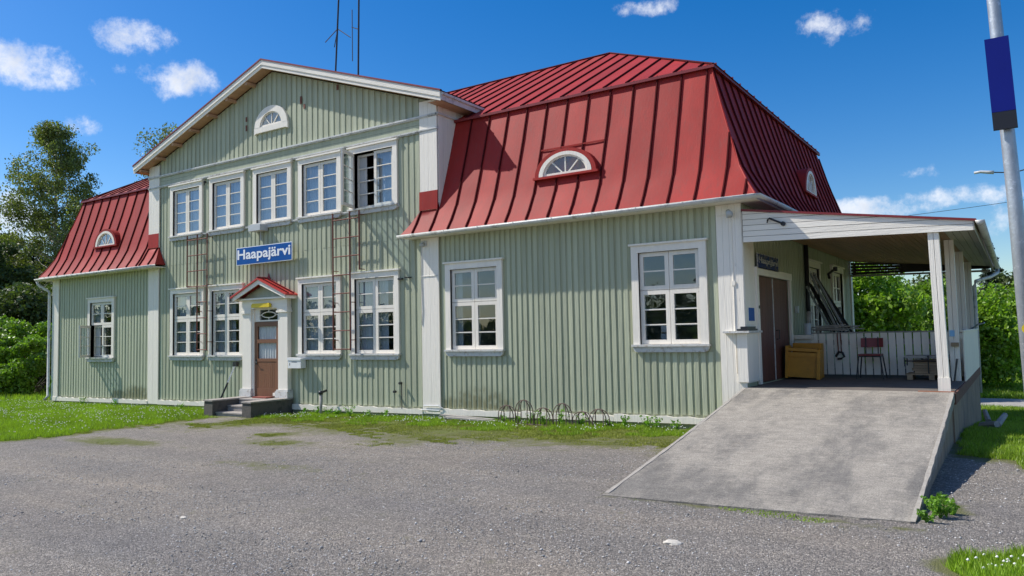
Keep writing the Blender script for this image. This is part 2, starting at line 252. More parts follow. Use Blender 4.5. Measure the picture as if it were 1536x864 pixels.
# gravel and grass ground
def ground_mat():
    m=bpy.data.materials.new('gravel_and_grass'); m.use_nodes=True; t=m.node_tree; t.nodes.clear(); L=t.links.new
    o=N(t,'ShaderNodeOutputMaterial'); b=N(t,'ShaderNodeBsdfPrincipled'); L(b.outputs[0],o.inputs[0]); b.inputs['Roughness'].default_value=.9
    c=N(t,'ShaderNodeTexCoord'); P=c.outputs['Object']
    def noise(s,d=4,r=.6):
        n=N(t,'ShaderNodeTexNoise'); n.inputs['Scale'].default_value=s; n.inputs['Detail'].default_value=d; n.inputs['Roughness'].default_value=r; L(P,n.inputs[0]); return n.outputs[0]
    def ramp(src,pts):
        r=N(t,'ShaderNodeValToRGB'); e=r.color_ramp.elements
        while len(e)<len(pts): e.new(.5)
        for i,(p,cl) in enumerate(pts): e[i].position=p; e[i].color=(*cl,1)
        L(src,r.inputs[0]); return r.outputs[0]
    def mixc(f,a,b_,bt='MIX'):
        x=N(t,'ShaderNodeMix',data_type='RGBA',blend_type=bt)
        for s_,k in ((f,'Factor'),(a,'A'),(b_,'B')):
            if isinstance(s_,(int,float)): x.inputs[k].default_value=s_
            elif isinstance(s_,tuple): x.inputs[k].default_value=(*s_,1)
            else: L(s_,x.inputs[k])
        return x.outputs['Result']
    vo=N(t,'ShaderNodeTexVoronoi'); vo.inputs['Scale'].default_value=58; L(P,vo.inputs[0])
    vo2=N(t,'ShaderNodeTexVoronoi'); vo2.inputs['Scale'].default_value=125; L(P,vo2.inputs[0])
    sep=N(t,'ShaderNodeSeparateColor'); L(vo.outputs['Color'],sep.inputs[0])
    grav=ramp(sep.outputs[0],[(0,(.085,.081,.078)),(.35,(.15,.144,.138)),(.75,(.215,.206,.197)),(1,(.46,.44,.415))])
    sep2=N(t,'ShaderNodeSeparateColor'); L(vo2.outputs['Color'],sep2.inputs[0])
    g2=ramp(sep2.outputs[0],[(0,(.08,.076,.073)),(.6,(.18,.172,.164)),(1,(.42,.40,.375))])
    grav=mixc(.5,grav,g2)
    big=ramp(noise(.22,4),[(.3,(1.02,1.02,1.03)),(.5,(1.12,1.09,1.05)),(.7,(1.25,1.18,1.09))]); grav=mixc(1.0,mixc(1.0,grav,big,'MULTIPLY'),(1.27,1.235,1.18),'MULTIPLY')
    med=ramp(noise(2.3,6,.7),[(.3,(.88,.88,.88)),(.7,(1.12,1.1,1.08))]); grav=mixc(1.0,grav,med,'MULTIPLY')
    mpt=N(t,'ShaderNodeMapping'); mpt.inputs['Rotation'].default_value=(0,0,math.radians(24)); mpt.inputs['Scale'].default_value=(.16,1.1,1); L(P,mpt.inputs[0]); nt_=N(t,'ShaderNodeTexNoise'); nt_.inputs['Scale'].default_value=1.0; nt_.inputs['Detail'].default_value=5; L(mpt.outputs[0],nt_.inputs[0])
    trk=ramp(nt_.outputs[0],[(.36,(.93,.93,.95)),(.5,(1,1,1)),(.66,(1.16,1.13,1.09))]); grav=mixc(1.0,grav,trk,'MULTIPLY')
    soil=mixc(noise(30,3),(.11,.13,.03),(.22,.27,.05))
    moss=mixc(noise(14,5,.7),(.13,.14,.045),(.22,.22,.08))
    at=N(t,'ShaderNodeAttribute',attribute_name='grass'); 
    def thr(lo,hi,amp):
        a=N(t,'ShaderNodeMath',operation='MULTIPLY_ADD'); n=N(t,'ShaderNodeMath',operation='SUBTRACT'); L(noise(3.5,8,.72),n.inputs[0]); n.inputs[1].default_value=.5
        L(n.outputs[0],a.inputs[0]); a.inputs[1].default_value=amp; L(at.outputs['Fac'],a.inputs[2])
        r=N(t,'ShaderNodeMapRange',interpolation_type='SMOOTHSTEP'); r.inputs['From Min'].default_value=lo; r.inputs['From Max'].default_value=hi; L(a.outputs[0],r.inputs[0]); return r.outputs[0]
    col=mixc(thr(.12,.50,1.4),grav,moss); col=mixc(thr(.6,.85,.8),col,soil)
    L(col,b.inputs['Base Color'])
    ad=N(t,'ShaderNodeMath',operation='ADD'); L(vo.outputs['Distance'],ad.inputs[0]); L(vo2.outputs['Distance'],ad.inputs[1])
    bp=N(t,'ShaderNodeBump',invert=True); bp.inputs['Strength'].default_value=1.0; bp.inputs['Distance'].default_value=.016; L(ad.outputs[0],bp.inputs['Height']); L(bp.outputs[0],b.inputs['Normal'])
    return m
GROUNDM=ground_mat()
# ------------------------------------------------------------------ ground
def sm(x,a,b): 
    t=np.clip((x-a)/(b-a),0,1); return t*t*(3-2*t)
def gz(x,y):
    x=np.asarray(x,float);y=np.asarray(y,float)
    z=-.10+.013*np.clip(x,-60,0)
    z=z-.085*np.clip(y-1.5,0,8.5)*sm(x,-3,1.5)
    z=z+.05*sm(np.abs(y+.1),1.6,.1)*sm(x,-23.,-22.)*sm(x,.2,-.3)*0
    return z
def gmask(x,y):
    x=np.asarray(x,float);y=np.asarray(y,float)
    lawn=sm(x,-11.9,-13.6)*sm(y,-9.5,-4.6+0*x)*1.0
    lawn=np.maximum(lawn,sm(x,-13.5,-16)*sm(y,-22,-8))
    strip=sm(y,-4.4-.6*np.sin(x*.9)-.5*np.sin(x*2.3+1),-.15)*sm(x,.9,-.4)*.98
    stepgap=1-sm(np.abs(x+12.6),1.4,.7)*sm(np.abs(y+1.9),.9,.4)*.7
    right=sm(x,2.9,3.3)*sm(y+.35*np.sin(x*5)+.2*np.sin(x*11+1),-2.3,-1.2)*.93
    right=np.maximum(right,(.35+.35*np.sin(y*7+x*3))*sm(x,2.9,3.2)*sm(x,3.65,3.3)*sm(y,-5.6,-4.9)*sm(y,-4.2,-4.7))
    beyond=sm(y,16.3,16.8)+sm(y,7.2,8)*sm(y,13.9,13.3)
    corner=np.exp(-(((x-4.25)/.92)**2+((y+6.85+.06*np.sin(x*9))/.62)**2)**4)
    def sp(cx,cy,rx,ry,a): return a*np.exp(-(((x-cx)/rx)**2+((y-cy)/ry)**2))
    sps=sp(-10.6,-5.3,1.3,.35,.8)+sp(-8.2,-3.4,.5,.35,.75)+sp(-7.2,-4.2,1,.4,.5)+sp(-5.1,-6,1.2,.3,.35)+sp(-2.,-2.2,1.6,.7,.55)
    left=sm(x,-24,-26)
    foot=.30*sm(np.abs(y-(-5.80)),.22,.05)*sm(x,-.3,.2)*sm(x,3.4,3.0)
    m=np.maximum.reduce([lawn,strip*stepgap,right,beyond*sm(x,-60,-20)*1.0,corner,sps,left,foot])
    m=np.where(x<-24.2,np.maximum(m,left*sm(y,-22,-8)),m)
    return np.clip(m,0,1)
def npmesh(name,verts,faces,mt,parent=None,kind=None,attr=None,smooth=False):
    me=bpy.data.meshes.new(name); nv=len(verts); nf=len(faces); k=faces.shape[1]
    me.vertices.add(nv); me.vertices.foreach_set('co',np.ascontiguousarray(verts,dtype=np.float32).ravel())
    me.loops.add(nf*k); me.loops.foreach_set('vertex_index',np.ascontiguousarray(faces,dtype=np.int32).ravel())
    me.polygons.add(nf); me.polygons.foreach_set('loop_start',np.arange(0,nf*k,k,dtype=np.int32)); 
    me.update(calc_edges=True)
    if attr is not None:
        a=me.attributes.new('grass','FLOAT','POINT'); a.data.foreach_set('value',np.asarray(attr,dtype=np.float32))
    if smooth: me.polygons.foreach_set('use_smooth',np.ones(nf,dtype=bool))
    me.materials.append(mt); me.validate(); return link(name,me,parent,kind)
def axis(lo,hi,step,far0,far1):
    a=list(np.arange(lo,hi,step)); g=step; x=hi
    while x<far1: a.append(x); g*=1.35; x+=g
    a.append(far1); g=step; x=lo-step; b=[]
    while x>far0: b.append(x); g*=1.35; x-=g
    return np.array([far0]+b[::-1]+a)
xs=axis(-30,8,.13,-900,900); ys=axis(-14,22,.13,-900,900)
X,Y=np.meshgrid(xs,ys,indexing='ij'); nx,ny=X.shape
rg=np.random.default_rng(3)
Z=gz(X,Y)+.012*np.sin(X*1.3+Y*.7)*np.sin(Y*1.9-X*.4)+rg.normal(0,.003,X.shape)
idx=np.arange(nx*ny).reshape(nx,ny)
fs=np.stack([idx[:-1,:-1],idx[1:,:-1],idx[1:,1:],idx[:-1,1:]],-1).reshape(-1,4)
g=npmesh('ground',np.stack([X,Y,Z],-1).reshape(-1,3),fs,GROUNDM,attr=gmask(X,Y).ravel(),smooth=True); tag(g,kind='structure')
# path behind the platform
PATHM=mat('path_gravel',(.36,.34,.31),.9,.15,3,(1,1,1),.4,60)
mb=MB(); pz=float(gz(3,15))+.035; mb.add([(1.3,13.5,pz),(30,13.3,pz),(30,16.4,pz),(1.3,16.6,pz)],[(0,1,2,3)]); tag(mb.build('path',PATHM),kind='structure')
# ------------------------------------------------------------------ the station building
B=thing('station_building','long two-storey pale green wooden railway station with red mansard roof','building',(0,0,0))
XL=-24.11; GL,GR_=-18.22,-6.79; D=10.3
zb=lambda x:.014*x*0.9
PROF=[(-.34,3.95),(-.20,4.16),(0.0,4.53),(.16,5.0),(.42,5.80),(.67,6.67)]
def wallgrid(mp,u0,u1,v0,v1,holes,w0,w1,name,mt,parent):
    """a board-thick wall with real openings"""
    us=sorted(set([u0,u1]+[min(max(h[i],u0),u1) for h in holes for i in (0,1)])); m=MB()
    for a,b in zip(us[:-1],us[1:]):
        if b-a<1e-4: continue
        c=(a+b)/2; cuts=sorted([(h[2],h[3]) for h in holes if h[0]<c<h[1]]); z=v0
        for p,q in cuts+[(v1,v1)]:
            if p>z: m.add([mp(x,y,w) for x,y,w in ((a,z,w0),(b,z,w0),(b,z,w1),(a,z,w1),(a,p,w0),(b,p,w0),(b,p,w1),(a,p,w1))],[(0,3,2,1),(4,5,6,7),(0,1,5,4),(1,2,6,5),(2,3,7,6),(3,0,4,7)])
            z=max(z,q)
    return m.build(name,mt,parent)
def board(mp,u,v0,v1,wd=.095,pr=.022,tilt=0):
    e=.007; t=R.uniform(-.002,.002); pr=pr+R.uniform(-.003,.003)
    poly=[(u-wd/2,.0),(u-wd/2,pr-e),(u-wd/2+e,pr),(u+wd/2-e,pr+t),(u+wd/2,pr-e),(u+wd/2,0)]
    m=MB(); m.prism(poly,lambda a,b,c:mp(a,c,b-.02),v0,v1 if not tilt else v1); 
    return m
def boards(mp,u0,u1,pitch,vlo,vhi,blocks,parent,mt=GREEN,stuff=False,wd=.095):
    n=max(1,round((u1-u0)/pitch)); p=(u1-u0)/n; out=[]; allm=MB()
    for i in range(n):
        u=u0+p*(i+.5); cuts=sorted([(b[2],b[3]) for b in blocks if b[0]-.02<u<b[1]+.02]); z=vlo(u)+R.uniform(0,.012); hi=vhi(u)
        for a,b in cuts+[(hi,hi)]:
            a=min(a,hi)
            if a-z>.04:
                m=board(mp,u,z,a,wd)
                if stuff: allm.add(m.v,m.f)
                else: m.build('board',mt,parent)
            z=max(z,b)
    if stuff: allm.build('board',mt,parent,kind='stuff')
# windows: (u0,u1,z0,z1)
GW=[(-17.07,-15.44,1.20,3.21),(-15.20,-13.67,1.20,3.21),(-11.44,-9.90,1.23,3.21),(-9.56,-7.99,1.23,3.23)]
UW=[(-17.10,-15.52,4.74,6.30),(-15.18,-13.63,4.74,6.30),(-13.24,-11.70,4.74,6.30),(-11.42,-9.86,4.74,6.30),(-9.58,-8.00,4.74,6.30)]
LW=[(-21.75,-20.14,1.14,3.13)]; RW=[(-6.61,-5.08,1.31,3.27),(-2.11,-.65,1.38,3.30)]
EW=[(4.74,6.05,1.10,3.22),(7.42,8.9,1.10,3.26)]
def openr(w): return (w[0]+.14,w[1]-.14,w[2]+.03,w[3]-.17)
def window(mp,w,kind,opened=None,curtain=None,lite=False):
    u0,u1,z0,z1=w; a,b,c,d=openr(w)
    bx=lambda m,x0,x1,y0,y1,w0,w1:m.add([mp(*p) for p in ((x0,y0,w0),(x1,y0,w0),(x1,y1,w0),(x0,y1,w0),(x0,y0,w1),(x1,y0,w1),(x1,y1,w1),(x0,y1,w1))],[(0,3,2,1),(4,5,6,7),(0,1,5,4),(1,2,6,5),(2,3,7,6),(3,0,4,7)])
    m=MB(); bx(m,u0,a,z0,d+.002,-.02,.045); bx(m,b,u1,z0,d+.002,-.02,.045); bx(m,u0,u1,d,z1-.035,-.02,.047); bx(m,u0-.035,u1+.035,z1-.035,z1,-.02,.085)
    bx(m,a-.02,a+.0,c,d,-.14,.03);bx(m,b,b+.02,c,d,-.14,.03);bx(m,a,b,d,d+.02,-.14,.03);bx(m,a,b,c-.03,c,-.14,.03)
    win=m.build('window',WHITE,B)
    s=MB(); bx(s,u0-.02,u1+.02,z0-.012,z0+.028,-.02,.095)
    zz=z0-.012; poly=[(u0,zz),(u0+.0,zz-.03),(u0+.03,zz-.085),(u0+.09,zz-.105),(u1-.09,zz-.105),(u1-.03,zz-.085),(u1,zz-.03),(u1,zz)]
    s.prism(poly,lambda x,y,q:mp(x,y,q),.0,.06); s.build('sill',SILLM,win)
    H=d-c; mid=(a+b)/2
    # sashes: list of (ua,ub,va,vb,rows)
    if kind=='upper': sas=[(a,mid,c,d,4),(mid,b,c,d,4)]
    else:
        t=c+H*.585; sas=[(a,mid,c,t,3),(mid,b,c,t,3),(a,mid,t,d,2),(mid,b,t,d,2)]
    fr=.05
    for k,(x0,x1,y0,y1,rows) in enumerate(sas):
        op=opened is not None and k==opened
        mq=mp; 
        if op:   # this casement stands open on its hinge
            th=math.radians(70 if kind=='upper' else 55); ct_,st_=math.cos(th),math.sin(th)
            mq=lambda u,v,q,x0=x0,ct_=ct_,st_=st_:mp(x0-.0+(u-x0)*ct_-q*st_,v,.055+(u-x0)*st_+q*ct_)
        qx=lambda m_,x0_,x1_,y0_,y1_,w0,w1,mq=mq:m_.add([mq(*p) for p in ((x0_,y0_,w0),(x1_,y0_,w0),(x1_,y1_,w0),(x0_,y1_,w0),(x0_,y0_,w1),(x1_,y0_,w1),(x1_,y1_,w1),(x0_,y1_,w1))],[(0,3,2,1),(4,5,6,7),(0,1,5,4),(1,2,6,5),(2,3,7,6),(3,0,4,7)])
        e=.004; X0,X1,Y0,Y1=x0+e,x1-e,y0+e,y1-e; f2=.078; m=MB(); w0,w1=-.055,-.015
        qx(m,X0,X0+f2,Y0,Y1,w0,w1);qx(m,X1-f2,X1,Y0,Y1,w0,w1);qx(m,X0+f2,X1-f2,Y0,Y0+f2,w0,w1);qx(m,X0+f2,X1-f2,Y1-f2,Y1,w0,w1)
        ph=(Y1-Y0-2*f2)/rows
        for r in range(1,rows): qx(m,X0+f2,X1-f2,Y0+f2+ph*r-.011,Y0+f2+ph*r+.011,w0+.004,w1-.004)
        m.build('sash',SASH,win)
        for r in range(rows):
            g_=MB(); y_=Y0+f2+ph*r; qx(g_,X0+f2-.005,X1-f2+.005,y_+.004,y_+ph-.004,-.042,-.038); g_.build('pane',GLASS,win)
        if op: continue
    # inner sashes
    m=MB()
    for x0,x1,y0,y1,rows in sas:
        bx(m,x0+.02,x0+.07,y0+.02,y1-.02,-.125,-.10);bx(m,x1-.07,x1-.02,y0+.02,y1-.02,-.125,-.10);bx(m,x0+.07,x1-.07,y0+.02,y0+.07,-.125,-.10);bx(m,x0+.07,x1-.07,y1-.07,y1-.02,-.125,-.10)
        ph=(y1-y0-.1)/rows
        for r in range(1,rows): bx(m,x0+.07,x1-.07,y0+.05+ph*r-.012,y0+.05+ph*r+.012,-.122,-.103)
    m.build('inner_sash',SASH,win)
    if curtain:
        for ca,cb,va,vb in curtain:
            n=40; vs=[];f=[]
            for i in range(n+1):
                u=a+(b-a)*(ca+(cb-ca)*i/n); q=-.165+.02*math.sin(i*.9+ca*5)+.012*math.sin(i*2.3)
                vs+= [mp(u,c+H*va,q),mp(u,c+H*vb,q*.97)]
            for i in range(n): f.append((2*i,2*i+2,2*i+3,2*i+1))
            m=MB(); m.add(vs,f); m.build('curtain',CURT,win,smooth=True)
    return win
# --- walls with openings
wallF=wallgrid(FR,XL,0,-.34,3.9,[openr(w) for w in LW+RW+GW]+[(-13.13,-12.13,.10,2.42)],-.15,-.012,'wall',GREEN2,B)
archh=lambda u,cu,cz,rx,rz:(cz+rz*math.sqrt(max(0,1-((u-cu)/rx)**2)))
wallU=wallgrid(FR,GL,GR_,3.9,6.62,[openr(w) for w in UW],-.15,-.012,'wall',GREEN2,B)
roofz=lambda x:8.86-.335*abs(x+12.5)
m=MB(); m.prism([(GL,6.62),(GR_,6.62),(GR_,roofz(GR_)),(-12.5,8.86),(GL,roofz(GL))],FR,-.15,-.012); wallG=m.build('wall',GREEN2,B)
wallE=wallgrid(ER,0,D,-.9,3.9,[openr(w) for w in EW]+[(.74,3.0,.66,2.64)],-.15,-.012,'wall',GREEN2,B)
m=MB(); m.box(XL,XL+.15,.15,D,-.5,3.9); m.box(XL,0,D-.15,D,-.9,3.9); m.box(GL,GL+.12,.15,1.9,3.9,7.0); m.build('wall',GREEN,B)
# side wall of the raised middle, white boards
m=MB(); m.box(GR_-.10,GR_-.004,.16,1.9,3.9,7.02); sw=m.build('wall',WHITE,B)
for i in range(8):
    m=MB(); y=.0+.17*i; m.box(GR_-.002,GR_+.018,y+.004,y+.166,4.45,6.98); m.build('plank',WHITE,sw)
# --- battens
blk=lambda w:(w[0]-.03,w[1]+.03,w[2]-.12,w[3])
eaveZ=lambda u:3.88
top_p=lambda u:zb(u)+.14
boards(FR,-6.79+.04,-.44,.134,top_p,eaveZ,[blk(w) for w in RW],wallF,wd=.090)
boards(FR,-17.66,-7.31,.172,top_p,lambda u:3.9,[blk(w) for w in GW]+[(-13.64,-11.68,0,2.86)],wallF,wd=.115)
boards(FR,-17.66,-7.31,.172,lambda u:3.9,lambda u:6.34,[blk(w) for w in UW],wallU,stuff=True,wd=.115)
boards(FR,-23.68,-18.2,.165,top_p,eaveZ,[blk(w) for w in LW],wallF,stuff=True,wd=.11)
def gb(u):
    return [(u0_,u0_+.2,7.28,archh(u0_+.1,-12.48,7.36,.69,.55)) for u0_ in ()]
n=52; arch=[]
for i in range(60):
    u=-17.68+.2*(i+.0)
gblocks=[]
p_=(17.68-7.31)/52
for i in range(52):
    u=-17.68+p_*(i+.5)
    if abs(u+12.48)<.66: gblocks.append((u-.015,u+.015,7.28,archh(u,-12.48,7.36,.67,.53)))
boards(FR,-17.68,-7.31,.2,lambda u:6.70,lambda u:roofz(u)-.02,gblocks,wallG,wd=.135)
boards(ER,.62,D-.25,.15,lambda u:.70,lambda u:3.86,[blk(w) for w in EW]+[(.60,3.12,.0,2.78)],wallE,stuff=True)
for x,z,h in ((-13.55,7.66,.13),(-13.55,7.40,.16),(-11.33,7.75,.2),(-11.2,7.6,.12),(-9.98,7.85,.14)):
    m=MB(); m.box(x-.035,x+.03,-.016,-.009,z,z+h); m.build('flaked_patch',MATS['rusty_steel'],wallG)
# frieze between the two mouldings
m=MB(); 
for k in range(2):
    m.box(GL+.5,GR_-.5,-.012-.012*0,.0,6.36+.145*k+.003,6.36+.145*k+.143)
m.build('frieze',GREEN,B)
for z,x0,x1,pr,h in ((6.655,GL-.02,GR_+.03,.075,.035),(6.335,GL-.02,GR_+.02,.065,.03),(4.705,-17.14,-7.95,.035,.03)):
    m=MB(); m.box(x0,x1,-pr,-.01,z,z+h); m.box(x0,x1,-pr+.02,-.01,z-.025,z); m.build('moulding',GUT,B)
m=MB(); m.box(GR_+.0,GR_+.075,-.075,1.5,6.655,6.69); m.build('moulding',GUT,B)
# corner boards
for (x0,x1,z0,z1) in ((XL,-23.67,zb(XL)+.1,3.86),(-18.22,-17.67,zb(-18)+.0,3.86),(-7.30,-6.79,zb(-7)+.0,3.86),(-18.22,-17.67,4.5,6.335),(-7.30,-6.79,4.5,6.335),(-18.22,-17.67,6.37,6.655),(-7.30,-6.79,6.37,6.655),(-18.22,-17.67,6.69,7.02),(-7.30,-6.79,6.69,7.02),(-.45,.0,-.12,3.86)):
    m=MB(); n=4; w=(x1-x0)/n
    for i in range(n): m.box(x0+w*i+.0015,x0+w*(i+1)-.0015,-.040-.001*(i%2),-.008,z0,z1)
    m.build('corner_board',WHITE,B)
# end wall corner post with its ledge
m=MB(); m.box(.0,.012,-.03,.30,.72,3.7); m.box(.0,.013,.303,.62,.72,3.7); m.box(-.14,.035,-.075,.64,.74,1.585); m.build('corner_board',WHITE,B)
m=MB(); m.box(-.36,.10,-.16,.66,1.59,1.625); m.build('ledge',SILLM,B)
m=MB(); m.box(-.02,.03,D-.22,D+.03,-.5,3.5); m.build('corner_board',WHITE,B)
# plinth boards, a little wavy
for x0,x1,zz in ((XL,-18.22,0),(-17.67,-13.6,0),(-11.66,-7.3,0),(-6.79,-.45,0)):
    n=max(1,round((x1-x0)/2.2)); w=(x1-x0)/n
    for i in range(n):
        a=x0+w*i+.003; b=x0+w*(i+1)-.003; m=MB(); k=14; poly=[(a+(b-a)*j/k,zb(a)+.125+.012*math.sin(j*2.1)) for j in range(k+1)]+[(b,zb(b)-.01),(a,zb(a)-.01)]
        m.prism(poly,FR,.0,.055); m.build('plinth_board',WHITE,B)
m=MB(); 
x=XL
while x<-.1:
    w=R.uniform(.5,1.1); z0=float(gz(x,0)); m.box(x,min(x+w-.03,0),.02+R.uniform(0,.05),.5,z0-.3,zb(x)-.02+R.uniform(-.01,0)); x+=w
m.build('foundation',STONE,B,kind='stuff')
# floors and room walls so that one looks into rooms
m=MB(); m.box(XL+.2,-.2,.2,D-.2,.05,.1); m.box(XL+.2,-.2,.2,D-.2,3.7,3.75); m.box(GL+.2,GR_-.2,.16,5,4.0,4.05); m.box(GL+.2,GR_-.2,.16,5,6.7,6.75); m.box(XL+.2,-.2,4.5,4.6,.1,3.7); m.box(GL+.2,GR_-.2,3.5,3.6,4.05,6.7)
m.box(-7.1,-7.0,.2,4.5,.1,3.7); m.box(-13.5,-13.4,.2,4.5,.1,3.7); m.box(-12.0,-11.9,.2,4.5,.1,3.7); m.box(-19,-18.9,.2,4.5,.1,3.7)
m.box(-3.6,-3.5,4.6,D-.2,.1,3.7)
m.build('room_walls',ROOM,B)
# --- windows
sc=[(0,.17,0,1),(.83,1,0,1)]
for i,w in enumerate(GW): window(FR,w,'ground',curtain=[(0.02,.26,0,1),(.40,.66,0,1)] if i<2 else [(0.04,.34,0,1),(.52,.72,0,1)])
for i,w in enumerate(UW): window(FR,w,'upper',opened=0 if i==4 else None,curtain=[(0,.42,0,1),(.55,1,0,1)] if i<4 else [(.0,.2,0,1),(.52,.98,0,1)])
window(FR,LW[0],'ground',opened=0,curtain=[(0,.2,0,1)])
window(FR,RW[0],'ground',curtain=[(.02,.14,0,1)]); window(FR,RW[1],'ground')
for w in EW: window(ER,w,'ground')
# white things on the sill inside the right-hand window
m=MB(); m.box(-1.72,-1.42,.35,.5,1.42,1.60); m.box(-1.70,-1.44,.33,.48,1.63,1.75)
tag(m.build('storage_box',ENAM),'white boxes standing behind the glass of the rightmost front window','box')
# half-round windows
def ellring(mp,cu,cz,rx,rz,rx2,rz2,w0,w1,name,mt,parent,base=0,n=28):
    m=MB(); P=[]
    for i in range(n+1):
        t=math.pi*i/n; P.append((math.cos(t),math.sin(t)))
    for i in range(n):
        (a,b),(c,d)=P[i],P[i+1]
        q=[(cu+rx*a,cz+rz*b),(cu+rx*c,cz+rz*d),(cu+rx2*c,cz+rz2*d),(cu+rx2*a,cz+rz2*b)]
        m.prism(q,mp,w0,w1)
    return m.build(name,mt,parent)
def halfround(mp,cu,cz,rx,rz,w,parent,outer=True,fr=.10):
    win=ellring(mp,cu,cz,rx,rz,rx-fr*1.35,rz-fr,w-.03,w+.045,'window',WHITE,parent)
    ax,az=rx-fr*1.35,rz-fr
    ellring(mp,cu,cz+.02,ax+.004,az,ax-.05,az-.05,w-.03,w+.012,'sash',SASH,win)
    m=MB(); m.prism([(cu-ax,cz-.0),(cu+ax,cz-.0),(cu+ax,cz+.05),(cu-ax,cz+.05)],mp,w-.03,w+.02)
    for t in (.27,.5,.73):
        a=math.pi*t; p=(cu+.04*math.cos(a)*3,cz+.05); q=(cu+(ax-.04)*math.cos(a),cz+.02+(az-.04)*math.sin(a)); dx,dz=q[0]-p[0],q[1]-p[1]; l=math.hypot(dx,dz); nx_,nz_=-dz/l*.013,dx/l*.013
        m.prism([(p[0]-nx_,p[1]-nz_),(p[0]+nx_,p[1]+nz_),(q[0]+nx_,q[1]+nz_),(q[0]-nx_,q[1]-nz_)],mp,w-.02,w+.008)
    m.build('glazing_bar',SASH,win)
    for k in range(4):
        t0,t1=[0,.27,.5,.73,1][k:k+2]; pts=[(cu,cz+.045)]+[(cu+(ax-.04)*math.cos(math.pi*(t0+(t1-t0)*j/6)),cz+.02+(az-.04)*math.sin(math.pi*(t0+(t1-t0)*j/6))) for j in range(7)]
        g_=MB(); g_.prism(pts,mp,w-.012,w-.008); g_.build('pane',GLASS,win)
    m=MB(); m.prism([(cu+ax*math.cos(math.pi*j/16),cz+az*math.sin(math.pi*j/16)) for j in range(17)],mp,w-.2,w-.19); m.build('dark_interior_sheet',DARK,win)  # near-black sheet standing in for the unlit space behind the panes
    return win
hw=halfround(FR,-12.48,7.38,.66,.53,.02,B,fr=.16)
m=MB(); m.prism([(-13.16,7.24),(-13.16,7.20),(-13.08,7.235),(-11.88,7.235),(-11.80,7.20),(-11.80,7.38),(-13.16,7.38)],FR,-.01,.062); m.build('sill',WHITE,hw)
# ------------------------------------------------------------------ roof
ROOF={}
def panel_face(name_part,mpf,prof,seams,ulo,uhi,parent,seamh=.034,bow=.006):
    """standing-seam metal sheets: every sheet and every seam is a piece of its own"""
    pr=[]
    for (a,b),(c,d) in zip(prof[:-1],prof[1:]):
        k=2
        for j in range(k): pr.append((a+(c-a)*j/k,b+(d-b)*j/k))
    pr.append(prof[-1])
    for k in range(len(seams)-1):
        s0,s1=seams[k],seams[k+1]; rows=[]
        def fine(cands):
            q=[pr[0]]
            for (a,b),(c,d) in zip(pr[:-1],pr[1:]):
                ts=[]
                for g in cands:
                    ga,gc=g(a+1e-5),g(c-1e-5)
                    if ga*gc<0:
                        t=ga/(ga-gc); ts.append(t)
                for t in sorted(ts): q.append((a+(c-a)*t,b+(d-b)*t))
                q.append((c,d))
            return q
        for o_,z_ in fine([lambda o:ulo(o)-s0,lambda o:ulo(o)-s1,lambda o:uhi(o)-s0,lambda o:uhi(o)-s1]):
            lo_,hi_=ulo(o_),uhi(o_)
            if s1<lo_-1e-3 or s0>hi_+1e-3: continue
            a=min(max(s0,lo_),s1); b=max(min(s1,hi_),s0); b=max(a,b); rows.append((a,b,o_,z_))
        if rows and max(r_[1]-r_[0] for r_ in rows)<.004: continue
        if len(rows)<2: continue
        m=MB(); nr=len(rows); vs=[]
        ph=R.uniform(0,6)
        for i,(a,b,o_,z_) in enumerate(rows):
            for j in range(5):
                t=j/4; u=a+(b-a)*t; dd=bow*math.sin(math.pi*t)*math.sin(i*1.1+ph) if 0<i<nr-1 else 0
                vs.append(mpf(u,o_-dd,z_))
        f=[(i*5+j,i*5+j+1,(i+1)*5+j+1,(i+1)*5+j) for i in range(nr-1) for j in range(4)]
        m.add(vs,f); o=m.build('roof_sheet',RED,parent,smooth=True)
        # seam along the left edge
        sm_=MB(); pts=[]
        for o_,z_ in fine([lambda o:ulo(o)-s0,lambda o:uhi(o)-s0]):
            if ulo(o_)-1e-3<=s0<=uhi(o_)+1e-3: pts.append((s0,o_,z_))
        if len(pts)>=2:
            h=.015; vs=[]; 
            for i,(u,o_,z_) in enumerate(pts):
                o2,z2=pts[min(i+1,len(pts)-1)][1:]; o1,z1_=pts[max(i-1,0)][1:]; dx,dz=o2-o1,z2-z1_; l=math.hypot(dx,dz) or 1; nx_,nz_=-dz/l,dx/l
                for (du,e) in ((-h,-.004),(-h*.8,seamh),(h*.8,seamh),(h,-.004)): vs.append(mpf(u+du,o_+nx_*e,z_+nz_*e))
            n_=len(pts); f=[(i*4+j,i*4+(j+1),(i+1)*4+(j+1),(i+1)*4+j) for i in range(n_-1) for j in range(3)]+[(0,1,2,3),(n_*4-4,n_*4-3,n_*4-2,n_*4-1)]
            sm_.add(vs,f); sm_.build('seam',SEAM,parent)
fF=lambda u,o,z:(u,o,z); fE=lambda u,o,z:(-o,u,z); fB=lambda u,o,z:(u,D-o,z); fL=lambda u,o,z:(XL+o,u,z)
mans=MB(); 
def deck_face(mpf,prof,lo,hi):
    for (a,b),(c,d) in zip(prof[:-1],prof[1:]):
        mans.add([mpf(lo(a),a+.03,b-.02),mpf(hi(a),a+.03,b-.02),mpf(hi(c),c+.03,d-.02),mpf(lo(c),c+.03,d-.02)],[(0,1,2,3)])
deck_face(fF,PROF,lambda o:-6.8,lambda o:-o); deck_face(fF,PROF,lambda o:XL+o,lambda o:GL); deck_face(fE,PROF,lambda o:o,lambda o:D-o); deck_face(fL,PROF,lambda o:o,lambda o:D-o); deck_face(fB,PROF,lambda o:XL+o,lambda o:-o)
RF=mans.build('roof',REDT,B)
lo_r=lambda o:(-7.30+min(o,0)*1.0) if o<=.0001 else -6.79
